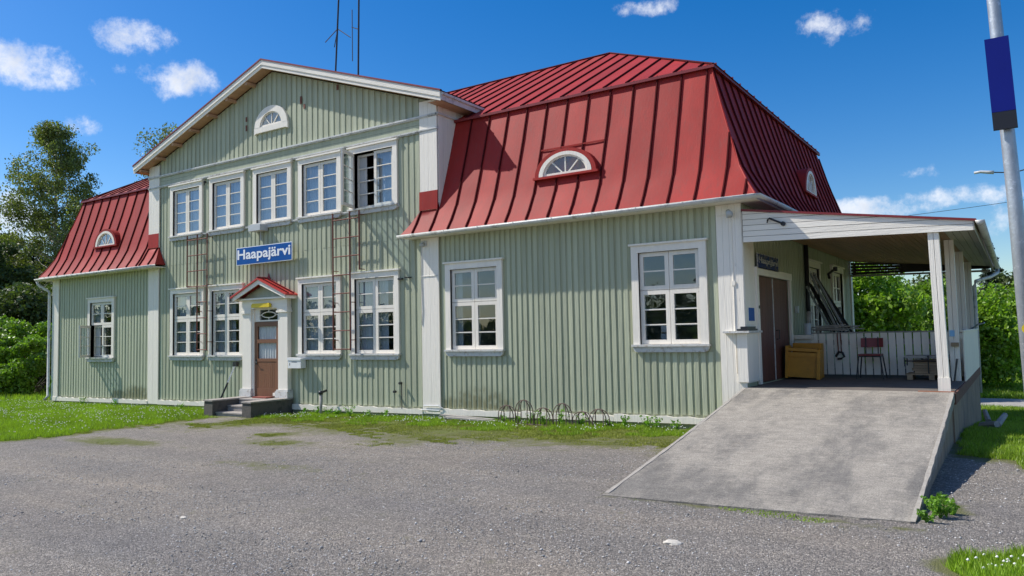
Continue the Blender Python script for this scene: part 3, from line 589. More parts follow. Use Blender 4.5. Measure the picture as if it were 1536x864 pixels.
sr=[-7.72,-7.29,-6.79]+[-6.79+.505*i for i in range(1,15)]; sr[-1]=.30; sr=sr[:-1]+[.16,.40]
sr=sorted(set(sr)); panel_face('m',fF,PROF,sr,lo_r,lambda o:-o,RF)
hi_l=lambda o:(-17.72-min(o,0)) if o<=.0001 else -18.22
sl_=[XL-.36]+[XL+.32+.54*i for i in range(0,11)]+[-18.22,-17.75,-17.3]
panel_face('m',fF,PROF,sl_,lambda o:XL+o,hi_l,RF)
se=[-.36]+[.18+.50*i for i in range(0,20)]+[D-.1,D+.36]
panel_face('e',fE,PROF,se,lambda o:o,lambda o:D-o,RF)
bm_=MB()
for mpf,lo,hi in ((fL,0,D),(fB,XL,0)):
    for (a,b),(c,d) in zip(PROF[:-1],PROF[1:]):
        l1=(lambda o:o) if mpf is fL else (lambda o:XL+o); h1=(lambda o:D-o) if mpf is fL else (lambda o:-o)
        bm_.add([mpf(l1(a),a,b),mpf(h1(a),a,b),mpf(h1(c),c,d),mpf(l1(c),c,d)],[(0,1,2,3)])
bm_.build('roof_sheet',RED,RF)
# little hipped returns where the wing roofs stop against the middle
for s_,x in ((1,-7.30),(-1,-17.72)):
    m=MB(); pts=[(o,z) for o,z in PROF if o<=0]
    vs=[];
    for o,z in pts: vs+=[(x+s_*o,o,z),(x+s_*o,.0,z)]
    m.add(vs,[(0,1,3,2),(2,3,5,4)]); m.add([(x+s_*-.34,-.34,3.95),(x+s_*-.34,0,3.95),(x-s_*-.4,0,3.95),(x-s_*-.4,-.34,3.95)],[(0,1,2,3)]); m.build('roof_return',RED,RF)
# flashings standing up on the corner boards
for x0,x1 in ((-7.32,-6.79),(-18.22,-17.68)):
    m=MB(); m.add([(x0,-.055,4.50),(x1,-.055,4.50),(x1,-.046,4.93),(x0,-.046,4.93),(x0,-.02,4.50),(x1,-.02,4.50),(x1,-.02,4.93),(x0,-.02,4.93)],[(0,1,2,3),(0,3,7,4),(1,5,6,2),(2,6,7,3)]); m.build('flashing',RED,RF)
# upper slopes
RG0,RG1=-19.2,-4.93; UP=[(.60,6.64),(5.15,9.2)]
kx=(RG1+.60)/(5.15-.6)
hiU=lambda o:-.60+(RG1+.60)*(o-.60)/4.55; loU=lambda o:XL+.60+(RG0-XL-.60)*(o-.60)/4.55
UR=MB(); UR.add([(XL+.6,.6,6.62),(-.6,.6,6.62),(RG1,5.15,9.18),(RG0,5.15,9.18),(XL+.6,D-.6,6.62),(-.6,D-.6,6.62)],[(0,1,2,3),(4,5,2,3),(1,5,2),(0,4,3),(0,1,5,4)])
URo=UR.build('upper_roof',REDT,B)
panel_face('u',fF,UP,[-12.5]+[-12.5+.505*i for i in range(1,24)]+[-.55],lambda o:-12.5,hiU,URo)
panel_face('u',fF,UP,[XL+.5]+[XL+.86+.54*i for i in range(0,20)]+[-12.5],loU,lambda o:-12.5,URo)
m=MB(); m.add([(-.55,.6,6.645),(-.55,D-.6,6.645),(RG1,5.15,9.205)],[(0,1,2)]); m.add([(XL+.55,.6,6.645),(XL+.55,D-.6,6.645),(RG0,5.15,9.205)],[(0,1,2)]); m.add([(XL+.6,D-.6,6.64),(-.6,D-.6,6.64),(RG1,5.15,9.2),(RG0,5.15,9.2)],[(0,1,2,3)]); m.build('roof_sheet',RED,URo)
m=MB()
for p,q in (((-.60,.60,6.66),(RG1,5.15,9.22)),((RG1,5.15,9.22),(-12.5,5.15,9.22)),((XL+.6,.6,6.66),(RG0,5.15,9.22)),((RG0,5.15,9.22),(-12.5,5.15,9.22))): m.tube([p,q],.025,6)
m.build('ridge_cap',SEAM,URo)
for p,q in (((-6.79,.60,6.62),(-.58,.60,6.62)),((XL+.6,.60,6.62),(GL,.60,6.62)),): m=MB(); m.beam(p,q,.05,.055); m.build('drip_edge',REDT,URo)
m=MB(); m.beam((-.60,.58,6.62),(-.60,D-.58,6.62),.05,.055)
# the sawtooth of seam ends seen against the sky along the break
for i in range(18): m.box(-.65,-.56,.68+.5*i-.014,.68+.5*i+.014,6.64,6.695)
m.build('drip_edge',REDT,URo)
for x0,s_ in ((0,1),(XL,-1)):
    m=MB(); m.tube([(x0-s_*a,a,b) for a,b in PROF],.020,6); m.build('hip_cap',RED,RF)
m=MB(); m.beam((-4.24,.295,5.49),(-2.77,.295,5.49),.02,.03); m.build('cross_seam',RED,RF)
# half-round dormers
def dormer(mp,cu,cz,rx,rz,w,depth):
    hood=MB(); n=20; P=[(math.cos(math.pi*i/n),math.sin(math.pi*i/n)) for i in range(n+1)]
    vs=[]; 
    for a,b in P: vs+=[mp(cu+(rx+.10)*a,cz+(rz+.07)*b,w+.04),mp(cu+(rx+.10)*a,cz+(rz+.07)*b,w-depth),mp(cu+rx*a,cz+rz*b,w+.04)]
    f=[]
    for i in range(n): f+=[(3*i,3*i+3,3*i+4,3*i+1),(3*i,3*i+2,3*i+5,3*i+3)]
    hood.add(vs,f); hood.prism([(cu-rx-.14,cz-.045),(cu+rx+.14,cz-.045),(cu+rx+.14,cz-.0),(cu-rx-.14,cz-.0)],mp,w-.45,w+.055)
    h=hood.build('dormer',RED,B,smooth=False)
    w_=halfround(mp,cu,cz,rx,rz,w,B,fr=.07); 
    return h
dormer(FR,-3.53,4.86,.61,.46,-.045,.5); dormer(FR,-20.82,4.81,.58,.48,-.045,.5)
dormer(ER,5.85,4.88,.52,.54,-.08,.5)
# --- raised middle: gable roof
ge=.33; GX0,GX1=-18.57,-6.43; zr=lambda x:9.10-.335*abs(x+12.5)
m=MB()
for s_ in (0,1):
    x1=GX0 if s_ else GX1
    m.add([(-12.5,-ge,9.06),(x1,-ge,zr(x1)-.04),(x1,5.2,zr(x1)-.04),(-12.5,5.2,9.06)],[(0,1,2,3)])
GRf=m.build('gable_roof',REDT,B)
for s_ in (1,-1):
    n=24
    for k in range(10):
        y0=-ge-.03+.56*k; y1=y0+.56; x1=GX1+.04 if s_>0 else GX0-.04; m=MB(); m.add([(-12.5,y0,zr(-12.5)),(x1,y0,zr(x1)),(x1,y1,zr(x1)),(-12.5,y1,zr(-12.5))],[(0,1,2,3)]); m.build('roof_sheet',RED,GRf)
        m=MB(); m.beam((-12.5,y0+.02,zr(-12.5)+.008),(x1,y0+.02,zr(x1)+.008),.03,.02); m.build('seam',SEAM,GRf)
m=MB()   # soffit lining under the verge
for s_ in (1,-1):
    x1=GX1 if s_>0 else GX0
    m.add([(-12.5,-ge+.02,8.885),(x1,-ge+.02,zr(x1)-.215),(x1,.0,zr(x1)-.215),(-12.5,.0,8.885)],[(0,1,2,3)])
    m.add([(x1,-ge,zr(x1)-.215),(x1-s_*.36,-ge,zr(x1)-.215+.0),(x1-s_*.36,1.5,zr(x1)-.215),(x1,1.5,zr(x1)-.215)],[(0,1,2,3)])
m.build('soffit',SOFF,B)
for s_ in (1,-1):
    x1=GX1 if s_>0 else GX0
    m=MB()
    for (t0,t1,y0,y1) in ((-.15,-.02,-ge-.025,-ge+.0),(-.235,-.147,-ge-.005,-ge+.02)):
        vs=[(-12.5,y0,9.10+t0),(x1,y0,zr(x1)+t0),(x1,y0,zr(x1)+t1),(-12.5,y0,9.10+t1),(-12.5,y1,9.10+t0),(x1,y1,zr(x1)+t0),(x1,y1,zr(x1)+t1),(-12.5,y1,9.10+t1)]
        m.add(vs,[(0,1,2,3),(7,6,5,4),(0,4,5,1),(3,2,6,7),(1,5,6,2),(0,3,7,4)])
    m.build('bargeboard',WHITEH,B)
    m=MB(); vs=[(-12.5,-ge-.045,9.075),(x1+s_*.02,-ge-.045,zr(x1)-.02),(x1+s_*.02,-ge-.045,zr(x1)+.015),(-12.5,-ge-.045,9.115),(-12.5,-ge-.02,9.075),(x1+s_*.02,-ge-.02,zr(x1)-.02),(x1+s_*.02,-ge-.02,zr(x1)+.015),(-12.5,-ge-.02,9.115)]
    m.add(vs,[(0,1,2,3),(0,4,5,1),(3,2,6,7),(1,5,6,2)]); m.build('drip_edge',REDT,B)
    # eave board and gutter along the side
    m=MB(); m.box(x1-.02 if s_>0 else x1-.02,x1+.02,-ge,1.45,zr(x1)-.215,zr(x1)-.03); m.box(x1+s_*.02,x1+s_*.06,-ge+.02,1.40,zr(x1)-.10,zr(x1)-.045); m.build('eave_board',GUT,B)
for k in range(7):
    m=MB(); xx=-13.2-.85*k; zz=zr(xx)-.26; m.box(xx-.05,xx+.05,-ge+.03,.0,zz-.05,zz+.03); m.build('purlin_end',SOFF,B)
# eaves: soffit, gutter, brackets
def gutter(pts,parent,mt=GUT,r=.062):
    m=MB(); pts=[Vector(p) for p in pts]; n=8; vs=[];f=[]
    for i,p in enumerate(pts):
        d=(pts[min(i+1,len(pts)-1)]-pts[max(i-1,0)]).normalized(); s_=d.cross(Vector((0,0,1))).normalized()
        for rr_ in (r,r-.008):
            for k in range(n+1): t=math.pi*k/n; vs.append(p+s_*rr_*math.cos(t)-Vector((0,0,1))*rr_*math.sin(t)*1.1)
    q=2*(n+1)
    for i in range(len(pts)-1):
        for k in range(n): f+=[(i*q+k,i*q+k+1,(i+1)*q+k+1,(i+1)*q+k),(i*q+n+1+k,i*q+n+2+k,(i+1)*q+n+2+k,(i+1)*q+n+1+k)]
        for k in (0,n): f.append((i*q+k,i*q+k+n+1,(i+1)*q+k+n+1,(i+1)*q+k))
    for i in (0,len(pts)-1): f.append(tuple(i*q+k for k in range(n+1)))
    m.add(vs,f); return m.build('gutter',mt,parent,smooth=True)
gutter([(-7.66,-.40,3.925),(-4,-.40,3.915),(-1.5,-.40,3.92),(.42,-.40,3.925),(.42,1.2,3.93),(.42,D+.4,3.92)],B)
gutter([(XL-.42,2,3.90),(XL-.42,-.40,3.90),(-21,-.40,3.91),(-17.36,-.40,3.92)],B)
for x0,x1 in ((-7.62,.34),(XL-.34,-17.38)):
    m=MB(); m.box(x0,x1,-.345,-.325,3.86,3.95); m.box(x0,x1,-.33,-.0,3.865,3.885); m.build('eave_board',WHITEH,B)
m=MB(); m.box(.325,.345,-.34,D+.34,3.86,3.95); m.box(.0,.33,.0,D,3.865,3.885); m.build('eave_board',WHITEH,B); m=MB(); m.box(XL-.345,XL-.325,-.3,D,3.86,3.95); m.box(XL-.33,XL,0,D,3.865,3.885)
m.build('eave_board',WHITEH,B)
for x in [-7.2+.9*i for i in range(9)]+[XL+.3+.9*i for i in range(7)]:
    m=MB(); m.tube([(x,-.34,3.93),(x,-.40,3.845),(x,-.475,3.93)],.006,5); m.build('gutter_bracket',GUT,B)
# downpipes
m=MB(); m.tube([(XL-.42,-.36,3.84),(XL-.40,-.34,3.72),(XL-.12,-.10,3.46),(XL-.10,-.09,3.3),(XL-.10,-.09,zb(XL)+.15),(XL-.12,-.2,zb(XL)+.0)],.045,10); m.build('downpipe',GUT,B,smooth=True)
m=MB(); m.tube([(.06,4.52,3.8),(.06,4.52,1.0)],.05,8); m.build('downpipe',DARKM,B,smooth=True)
# ------------------------------------------------------------------ front entrance
m=MB(); PX0,PX1=-13.56,-11.74; 
for a,b in ((PX0,-13.20),(-12.10,PX1)): m.box(a,b,-.13,-.0,.30,2.36)
m.box(-13.20,-13.12,-.10,-.0,.14,2.45); m.box(-12.14,-12.10,-.10,-.0,.14,2.45)
DP=m.build('entrance_surround',WHITE,B)
for a,b in ((PX0-.06,-13.14),(-12.16,PX1+.06)): m=MB(); m.box(a,b,-.19,-.0,.135,.30); m.box(a+.02,b-.02,-.165,-.0,.30,.34); m.build('pilaster_base',SILLM,DP)
for a,b in ((PX0-.04,-13.16),(-12.14,PX1+.04)): m=MB(); m.box(a,b,-.17,-.0,2.34,2.39); m.box(a+.02,b-.02,-.15,-.0,2.39,2.46); m.build('capital',WHITE,DP)
m=MB(); m.box(PX0,PX1,-.14,-.0,2.46,2.70); m.box(PX0-.1,PX1+.1,-.24,-.0,2.70,2.745); m.build('entablature',WHITEH,DP)
# pediment roof
ex0,ex1,ec,ey=-13.68,-11.54,-12.61,-.36; zp=lambda x:3.24-.40*abs(x-ec)
m=MB(); m.prism([(PX0+.02,2.745),(PX1-.02,2.745),(PX1-.02,zp(PX1)-.1),(ec,3.10),(PX0+.02,zp(PX0)-.1)],FR,.0,.10); m.build('tympanum',GREEN,DP)
for s_,xe in ((1,ex1),(-1,ex0)):
    m=MB(); vs=[]
    for y in (ey,ey+.03): vs+=[(ec,y,zp(ec)-.015),(xe,y,zp(xe)-.015),(xe,y,zp(xe)-.135),(ec,y,zp(ec)-.145)]
    m.add(vs,[(0,1,2,3),(7,6,5,4),(0,4,5,1),(1,5,6,2),(2,6,7,3)]); m.box(xe-.01,xe+.01,ey,0,zp(xe)-.13,zp(xe)-.01); m.build('bargeboard',WHITEH,DP)
    m=MB(); x2=xe+s_*.05; m.add([(ec,ey-.04,zp(ec)+.02),(x2,ey-.04,zp(x2)+.01),(x2,.0,zp(x2)+.01),(ec,.0,zp(ec)+.02),(ec,ey-.04,zp(ec)-.02),(x2,ey-.04,zp(x2)-.03),(x2,.0,zp(x2)-.03),(ec,.0,zp(ec)-.02)],[(0,1,2,3),(4,7,6,5),(0,4,5,1),(1,5,6,2),(2,6,7,3)])
    rr_=m.build('roof_sheet',mat('bright_red_roof_paint',(.50,.045,.035),.4,.1,8) if s_>0 else MATS['bright_red_roof_paint'],DP)
    for y in (-.30,-.12):
        m=MB(); m.beam((ec,y,zp(ec)+.035),(x2,y,zp(x2)+.025),.02,.03); m.build('seam',SEAM,DP)
m=MB(); m.tube([(ec,ey-.04,zp(ec)+.03),(ec,0,zp(ec)+.03)],.022,8); m.add([(ec-.1,-.02,3.2),(ec+.1,-.02,3.2),(ec,-.02,3.42),(ec,-.06,3.25)],[(0,1,2),(0,1,3),(1,2,3),(0,2,3)]); m.build('ridge_cap',REDT,DP)
# door leaf
door=MB(); dx0,dx1=-13.12,-12.14; dz0,dz1=.14,2.11; dy=-.02
for a,b,c,d in ((dx0,dx0+.11,dz0,dz1),(dx1-.11,dx1,dz0,dz1),(dx0+.11,dx1-.11,dz1-.12,dz1),(dx0+.11,dx1-.11,1.60-.05,1.60+.05),(dx0+.11,dx1-.11,1.06,1.14),(dx0+.11,dx1-.11,dz0,dz0+.22)): door.box(a,b,dy-.045,dy,c,d)
dob=door.build('door',BROWN,B)
n=9; w=(dx1-dx0-.22)/n
for i in range(n):
    m=MB(); m.box(dx0+.11+w*i+.003,dx0+.11+w*(i+1)-.003,dy-.035,dy-.008,dz0+.22,1.06); m.build('panel_board',BROWN,dob)
for a,b in ((1.14,1.55),(1.65,1.99)):
    m=MB(); k=44; vs=[];f=[]
    for i in range(k+1):
        u=dx0+.11+(dx1-dx0-.22)*i/k; q=dy-.02+.007*(i%2); vs+=[(u,q,a),(u,q,b)]
    for i in range(k): f.append((2*i,2*i+2,2*i+3,2*i+1))
    m.add(vs,f); m.build('pane',GLASSB,dob)
    m=MB(); vs=[];f=[]
    for i in range(k+1):
        u=dx0+.1+(dx1-dx0-.2)*i/k; q=dy+.015+.012*math.sin(i*1.1); vs+=[(u,q,a-.03),(u,q,b+.03)]
    for i in range(k): f.append((2*i,2*i+2,2*i+3,2*i+1))
    m.add(vs,f); m.build('curtain',CURT,dob)
m=MB(); m.tube([(dx0+.06,dy-.05,1.05),(dx0+.06,dy-.10,1.05)],.012,6); m.tube([(dx0+.06,dy-.10,1.05),(dx0+.16,dy-.10,1.04)],.010,6); m.box(dx0+.035,dx0+.085,dy-.052,dy-.044,.98,1.12); m.build('handle',DARKM,dob)
m=MB(); m.box(dx1-.2,dx1+.02,dy-.09,dy-.05,.17,.25); m.build('kick_rail',WHITE,dob)
# transom light with its oval
m=MB(); tx0,tx1,tz0,tz1=-12.93,-12.20,2.14,2.43
m.box(dx0,tx0,-.06,0,2.12,2.46); m.box(tx1,dx1+.0,-.06,0,2.12,2.46); m.box(tx0,tx1,-.06,0,2.12,2.16); m.box(tx0,tx1,-.06,0,2.43,2.46)
tw=m.build('transom_window',WHITE,B)
m=MB(); cx_,cz_=(tx0+tx1)/2,2.295; 
for i in range(28):
    a=2*math.pi*i/28;b=2*math.pi*(i+1)/28; m.beam((cx_+.27*math.cos(a),-.05,cz_+.075*math.sin(a)),(cx_+.27*math.cos(b),-.05,cz_+.075*math.sin(b)),.02,.022)
m.box(cx_-.012,cx_+.012,-.055,-.04,2.16,2.22); m.box(cx_-.012,cx_+.012,-.055,-.04,2.37,2.43); m.box(tx0,cx_-.27,-.055,-.04,2.285,2.305); m.box(cx_+.27,tx1,-.055,-.04,2.285,2.305); m.build('oval_bar',SASH,tw)
m=MB(); m.box(tx0,tx1,-.03,-.026,2.16,2.43); m.build('pane',GLASS,tw)
m=MB(); m.box(-13.05,-12.33,-.24,-.16,2.49,2.57); m.prism([(-13.05,2.57),(-12.33,2.57),(-12.36,2.60),(-13.02,2.60)],FR,.17,.23); tag(m.build('strip_lamp',YLAMP),'long yellow strip lamp under the little roof over the front door','lamp')
# steps
st=thing('entrance_steps','dark concrete entrance steps with two cheek walls at the front door','steps',(-12.6,0,-.3))
for a,b in ((-13.54,-13.18),(-12.01,-11.66)):
    m=MB(); m.add([(a,-1.32,-.55),(b,-1.32,-.55),(b,-.03,-.55),(a,-.03,-.55),(a+.01,-1.30,.10),(b-.01,-1.30,.10),(b-.01,-.03,.10),(a+.01,-.03,.10)],[(0,3,2,1),(4,5,6,7),(0,1,5,4),(1,2,6,5),(2,3,7,6),(3,0,4,7)]); c=m.build('cheek_wall',CONCD,st)
    m=MB(); m.box(a-.012,b+.012,-1.325,-.03,.10,.135); m.build('coping',STEP,st)
for z,y0,y1 in ((.115,-.52,-.03),(-.03,-.86,-.52),(-.17,-1.2,-.86),(-.30,-1.5,-1.2)):
    m=MB(); m.box(-13.18,-12.01,y0,y1+.0,-.5,z-.03); m.box(-13.178,-12.012,y0-.02,y1-.021,z-.03,z); m.build('step',STEP,st)
m=MB(); m.box(-12.9,-12.35,-.32,-.10,.117,.15); tag(m.build('door_mat',mat('red_brown_mat',(.25,.07,.05),.9)),'small rust red mat on the landing before the front door','mat')
# ------------------------------------------------------------------ signs
def text_mesh(s_,h,width):
    cu=bpy.data.curves.new('letters','FONT'); cu.body=s_; cu.size=1; cu.extrude=.006; cu.offset=.022; cu.resolution_u=4
    o=bpy.data.objects.new('t',cu); COL.objects.link(o); bpy.context.view_layer.update()
    me=bpy.data.meshes.new_from_object(o.evaluated_get(bpy.context.evaluated_depsgraph_get())); bpy.data.objects.remove(o)
    v=np.array([q.co for q in me.vertices]); mn,mxx=v.min(0),v.max(0); return me,mn,mxx
def sign(name,label,mp,u0,u1,z0,z1,w,mb_,ml,border,cat='sign'):
    t=thing(name,label,cat,mp((u0+u1)/2,z0,w))
    m=MB(); m.prism([(u0,z0),(u1,z0),(u1,z1),(u0,z1)],mp,w-.02,w); m.build('sign_plate',border,t)
    e=.018; m=MB(); m.prism([(u0+e,z0+e),(u1-e,z0+e),(u1-e,z1-e),(u0+e,z1-e)],mp,w-.004,w+.004); m.build('sign_face',mb_,t)
    me,mn,mx_=text_mesh('Haapajärvi',1,1); me.materials.clear(); me.materials.append(ml)
    pad=.055; sx=(u1-u0-2*pad)/(mx_[0]-mn[0]); sz=(z1-z0-.13)/(mx_[1]-mn[1])
    for q in me.vertices:
        x,y,z=q.co; q.co=mp(u0+pad+(x-mn[0])*sx,z0+.065+(y-mn[1])*sz,w+.004+(z+.01)*.3)
    link('lettering',me,t); return t
sign('station_name_sign','bright blue station name sign with white border above the front entrance',FR,-13.78,-11.52,3.67,4.15,.16,BLUE,LETT,LETT)
m=MB()
for x in (-13.3,-12.0): m.box(x-.02,x+.02,-.14,.0,3.75,4.1)
m.build('sign_bracket',GALV,[o for o in bpy.data.objects if o.name=='station_name_sign'][0])
sign('station_name_sign','faded dark blue station name sign above the brown double door under the canopy',ER,.68,2.10,2.76,3.04,.06,BLUED,LETTD,LETTD)
# ------------------------------------------------------------------ porch: platform, ramp, canopy
W_=3.08
pf=thing('loading_platform','concrete loading platform with a long ramp under the canopy','loading platform',(1.5,0,-.1))
m=MB(); m.box(.0,W_-.0,-.15,8.4,.52,.648); m.build('deck',DECKM,pf)
def yz(pts,x0,x1,nm,mt): 
    m=MB(); n=len(pts); vs=[(x0,y,z) for y,z in pts]+[(x1,y,z) for y,z in pts]; m.add(vs,[tuple(range(n)),tuple(range(2*n-1,n-1,-1))]+[(i,n+i,n+(i+1)%n,(i+1)%n) for i in range(n)]); return m.build(nm,mt,pf)
# ramp slab as a gridded sheet with a slightly uneven surface
def rampz(y): 
    t=(y+5.62)/(5.62-.16); return -.035+(.655+.035)*t-.03*math.sin(math.pi*min(max(t,0),1))
m=MB(); nxr,nyr=20,34; vs=[]
for j in range(nyr+1):
    for i in range(nxr+1):
        t=j/nyr; xa=.14-.16*t; x=xa+(W_+.02-xa)*i/nxr; y=-5.86+.26*i/nxr+(-.16+5.86-.26*i/nxr)*t
        e=R.uniform(-.004,.004) if 0<j<nyr else 0
        if i in (0,nxr) and 0<j<nyr: x+=R.uniform(-.004,.004); e-=R.uniform(0,.006)
        if j==0: y+=R.uniform(-.02,.015)
        vs.append((x,y,-.085+(.655+.085)*t-.02*math.sin(math.pi*t)+e))
q=nxr+1; f=[(j*q+i,j*q+i+1,(j+1)*q+i+1,(j+1)*q+i) for j in range(nyr) for i in range(nxr)]
b0=len(vs)
top=list(vs); 
for (x,y,z) in top: vs.append((x,y,z-.14))
f+=[(b0+a,b0+b,b0+c,b0+d) for d,c,b,a in [(j*q+i,j*q+i+1,(j+1)*q+i+1,(j+1)*q+i) for j in range(nyr) for i in range(nxr)]]
ring=[i for i in range(q)]+[j*q+nxr for j in range(1,nyr+1)]+[nyr*q+i for i in range(nxr-1,-1,-1)]+[j*q for j in range(nyr-1,0,-1)]
f+=[(ring[k],ring[(k+1)%len(ring)],b0+ring[(k+1)%len(ring)],b0+ring[k]) for k in range(len(ring))]
m.add(vs,f); m.build('ramp',CONC,pf)
yz([(-5.55,-.12),(-5.55,-.3),(-.2,-.5),(-.2,.50)],W_-.17,W_-.02,'side_wall',CONCS); yz([(-5.55,-.12),(-5.55,-.3),(-.2,-.5),(-.2,.50)],.05,.2,'side_wall',CONCS)
EDGEM=mat('pale_edge_concrete',(.36,.33,.285),.85,.2,14,(1,1,1),.5,60)
for xa,xb in ((.165,.0),(W_-.0,W_-.005)):
    m=MB(); n=26; vs=[]
    for i_ in range(n+1):
        t=i_/n; y=-5.80+.2*(xa>1)+(5.62-.2*(xa>1))*t; x=xa+(xb-xa)*t; z=-.085+(.74)*((y+5.86-(.26 if xa>1 else 0))/(5.70-(.26 if xa>1 else 0)))-.02*math.sin(math.pi*t)+.003; w=.022+R.uniform(-.007,.006)
        vs+=[(x-w,y,z),(x+w,y,z),(x-w,y,z-.05),(x+w,y,z-.05)]
    f=[]
    for i_ in range(n): a=4*i_; f+=[(a,a+1,a+5,a+4),(a,a+4,a+6,a+2),(a+1,a+3,a+7,a+5)]
    m.add(vs,f); m.build('ramp_edging',EDGEM,pf)
for y0,y1 in ((-.15,1.9),(1.92,4.0),(4.02,6.2),(6.22,8.4)):
    m=MB(); m.box(W_-.14,W_,y0,y1,-1.0,.50); m.build('side_wall',CONCS,pf)
m=MB(); m.box(0,W_-.14,8.28,8.4,-1.,.5); m.box(.15,W_-.15,-.14,-.05,-.3,.5); m.build('back_wall',CONCS,pf)
m=MB(); m.box(W_+.0,W_+.035,-.12,8.42,.47,.635); m.build('edge_beam',RUSTB,pf)
m=MB(); m.box(2.62,W_+.02,-.17,-.1,.652,.664); m.build('edge_strip',mat('orange_rust',(.32,.12,.06),.8,.2,12),pf)
# canopy
cn=thing('porch_canopy','white boarded lean-to canopy with red edge on four wide posts','canopy',(2.96,0,.65))
cb=lambda x:3.165-.030*x; ct=lambda x:3.745-.148*x
for k in range(6):
    z0=lambda x,k=k:cb(x)+.098*k; m=MB(); x0,x1=.03,3.46
    zt=lambda x,k=k:min(cb(x)+.098*(k+1)-.008,ct(x)-.02)
    # clip where the sloping roof edge cuts the board
    xe=x1
    while xe>x0 and ct(xe)-.02-z0(xe)<.004: xe-=.02
    n=12; poly=[(x0+(xe-x0)*i/n,z0(x0+(xe-x0)*i/n)) for i in range(n+1)]+[(x0+(xe-x0)*i/n,max(zt(x0+(xe-x0)*i/n),z0(x0+(xe-x0)*i/n)+.002)) for i in range(n,-1,-1)]
    m.prism(poly,FR,.03-.001*k,.058-.001*(k%2)); m.build('fascia_board',WHITEH,cn)
m=MB(); m.prism([(.02,cb(.02)),(3.46,cb(3.46)),(3.46,ct(3.46)-.03),(.02,ct(.02)-.03)],FR,.0,.028); m.build('fascia_backing',GREYW,cn)
m=MB(); m.add([(.02,-.09,ct(0)),(3.50,-.09,ct(3.5)),(3.50,10.2,ct(3.5)),(.02,10.2,ct(0)),(.02,-.09,ct(0)-.035),(3.50,-.09,ct(3.5)-.035),(3.50,10.2,ct(3.5)-.035),(.02,10.2,ct(0)-.035)],[(0,1,2,3),(4,7,6,5),(0,4,5,1),(1,5,6,2),(2,6,7,3)]); m.build('roof_sheet',REDT,cn)
n=30
for i in range(n):
    x0=.03+3.42*i/n; x1=.03+3.42*(i+1)/n-.008; m=MB(); zz=lambda x:3.515-.105*x
    m.add([(x0,-.02,zz(x0)),(x1,-.02,zz(x1)),(x1,10.15,zz(x1)),(x0,10.15,zz(x0)),(x0,-.02,zz(x0)+.018),(x1,-.02,zz(x1)+.018),(x1,10.15,zz(x1)+.018),(x0,10.15,zz(x0)+.018)],[(0,3,2,1),(4,5,6,7),(0,1,5,4),(1,2,6,5),(2,3,7,6),(3,0,4,7)]); m.build('soffit_board',SOFF if x0<2.95 else MATS['sunlit_soffit'] if 'sunlit_soffit' in MATS else mat('sunlit_soffit',(.60,.56,.48),.6,.1,6,(1,.1,1),objvar=.06),cn)  # boards outside the posts get a paler colour imitating bounced sunlight
m=MB(); m.add([(.02,0,3.56),(3.46,0,3.20),(3.46,10.16,3.20),(.02,10.16,3.56)],[(0,1,2,3)]); m.build('roof_lining',DARK,cn)
m=MB(); m.box(3.45,3.47,-.06,10.2,cb(3.46),ct(3.46)-.03); m.build('eave_board',GREYW,cn)
gutter([(3.545,-.10,3.20),(3.545,4.2,3.17),(3.55,10.25,3.14)],cn)
m=MB(); m.tube([(3.55,10.2,3.08),(3.55,10.1,2.98),(3.4,9.6,2.86),(3.12,8.62,2.72),(3.08,8.55,2.6),(3.08,8.55,0)],.045,8); m.build('downpipe',GUT,cn,smooth=True)
for i,(y,lean) in enumerate(((-.02,.0),(2.5,0),(5.2,0),(8.35,0))):
    m=MB(); xc=2.965; tw_=.075; ztop=3.19; dx=-.045 if i==0 else 0
    for a,b in ((-tw_,-.003),(.003,tw_)):
        z0=.655; m.add([(xc+a,y,z0),(xc+b,y,z0),(xc+b,y+.14,z0),(xc+a,y+.14,z0),(xc+a+dx,y,ztop),(xc+b+dx,y,ztop),(xc+b+dx,y+.14,ztop),(xc+a+dx,y+.14,ztop)],[(0,3,2,1),(4,5,6,7),(0,1,5,4),(1,2,6,5),(2,3,7,6),(3,0,4,7)])
    if i==0: m.box(xc-tw_-.008,xc+tw_+.008,y-.012,y-.001,.655,.86)
    m.build('post',WHITE,cn)
m=MB()
m.beam((.05,9.98,3.10),(3.4,9.98,3.04),.06,.05); m.build('tie_beam',GREYW,cn)
for k in range(4):
    m=MB(); z=3.17+.092*k; m.beam((.05,10.05,z),(3.4,10.05,z-.03-.055*k),.02,.07); m.build('slat',mat('dark_lattice_wood',(.055,.045,.038),.8) if k==0 else MATS['dark_lattice_wood'],cn)
for x in (.1,1.3,2.3):
    m=MB(); m.box(x,x+.07,10.07,10.12,3.10,3.44-.105*x); m.build('slat_upright',MATS['dark_lattice_wood'],cn)
# railing
rl=thing('platform_railing','white picket railing of wide boards across the back of the platform','railing',(1.7,3.3,.65))
ry=3.34; x=.36; i=0
while x<2.98:
    w=.122+R.uniform(-.006,.006); m=MB(); t=R.uniform(-.006,.006); m.add([(x,ry,.70),(x+w,ry,.70),(x+w,ry+.022,.70),(x,ry+.022,.70),(x+t,ry,1.53+R.uniform(-.01,.01)),(x+w+t,ry,1.53),(x+w+t,ry+.022,1.53),(x+t,ry+.022,1.53)],[(0,3,2,1),(4,5,6,7),(0,1,5,4),(1,2,6,5),(2,3,7,6),(3,0,4,7)]); m.build('picket',WHITE,rl); x+=w+.022
m=MB(); m.box(.02,3.0,ry+.024,ry+.07,1.30,1.40); m.box(.02,3.0,ry+.024,ry+.07,.82,.92); m.box(.3,3.02,ry-.02,ry+.09,1.532,1.556); m.build('rail',GREYW,rl)
m=MB(); m.box(.01,.40,ry-.14,ry+.1,1.43,1.51); m.box(.01,.36,ry-.02,ry+.02,1.30,1.43); m.build('shelf',WHITEH,rl)
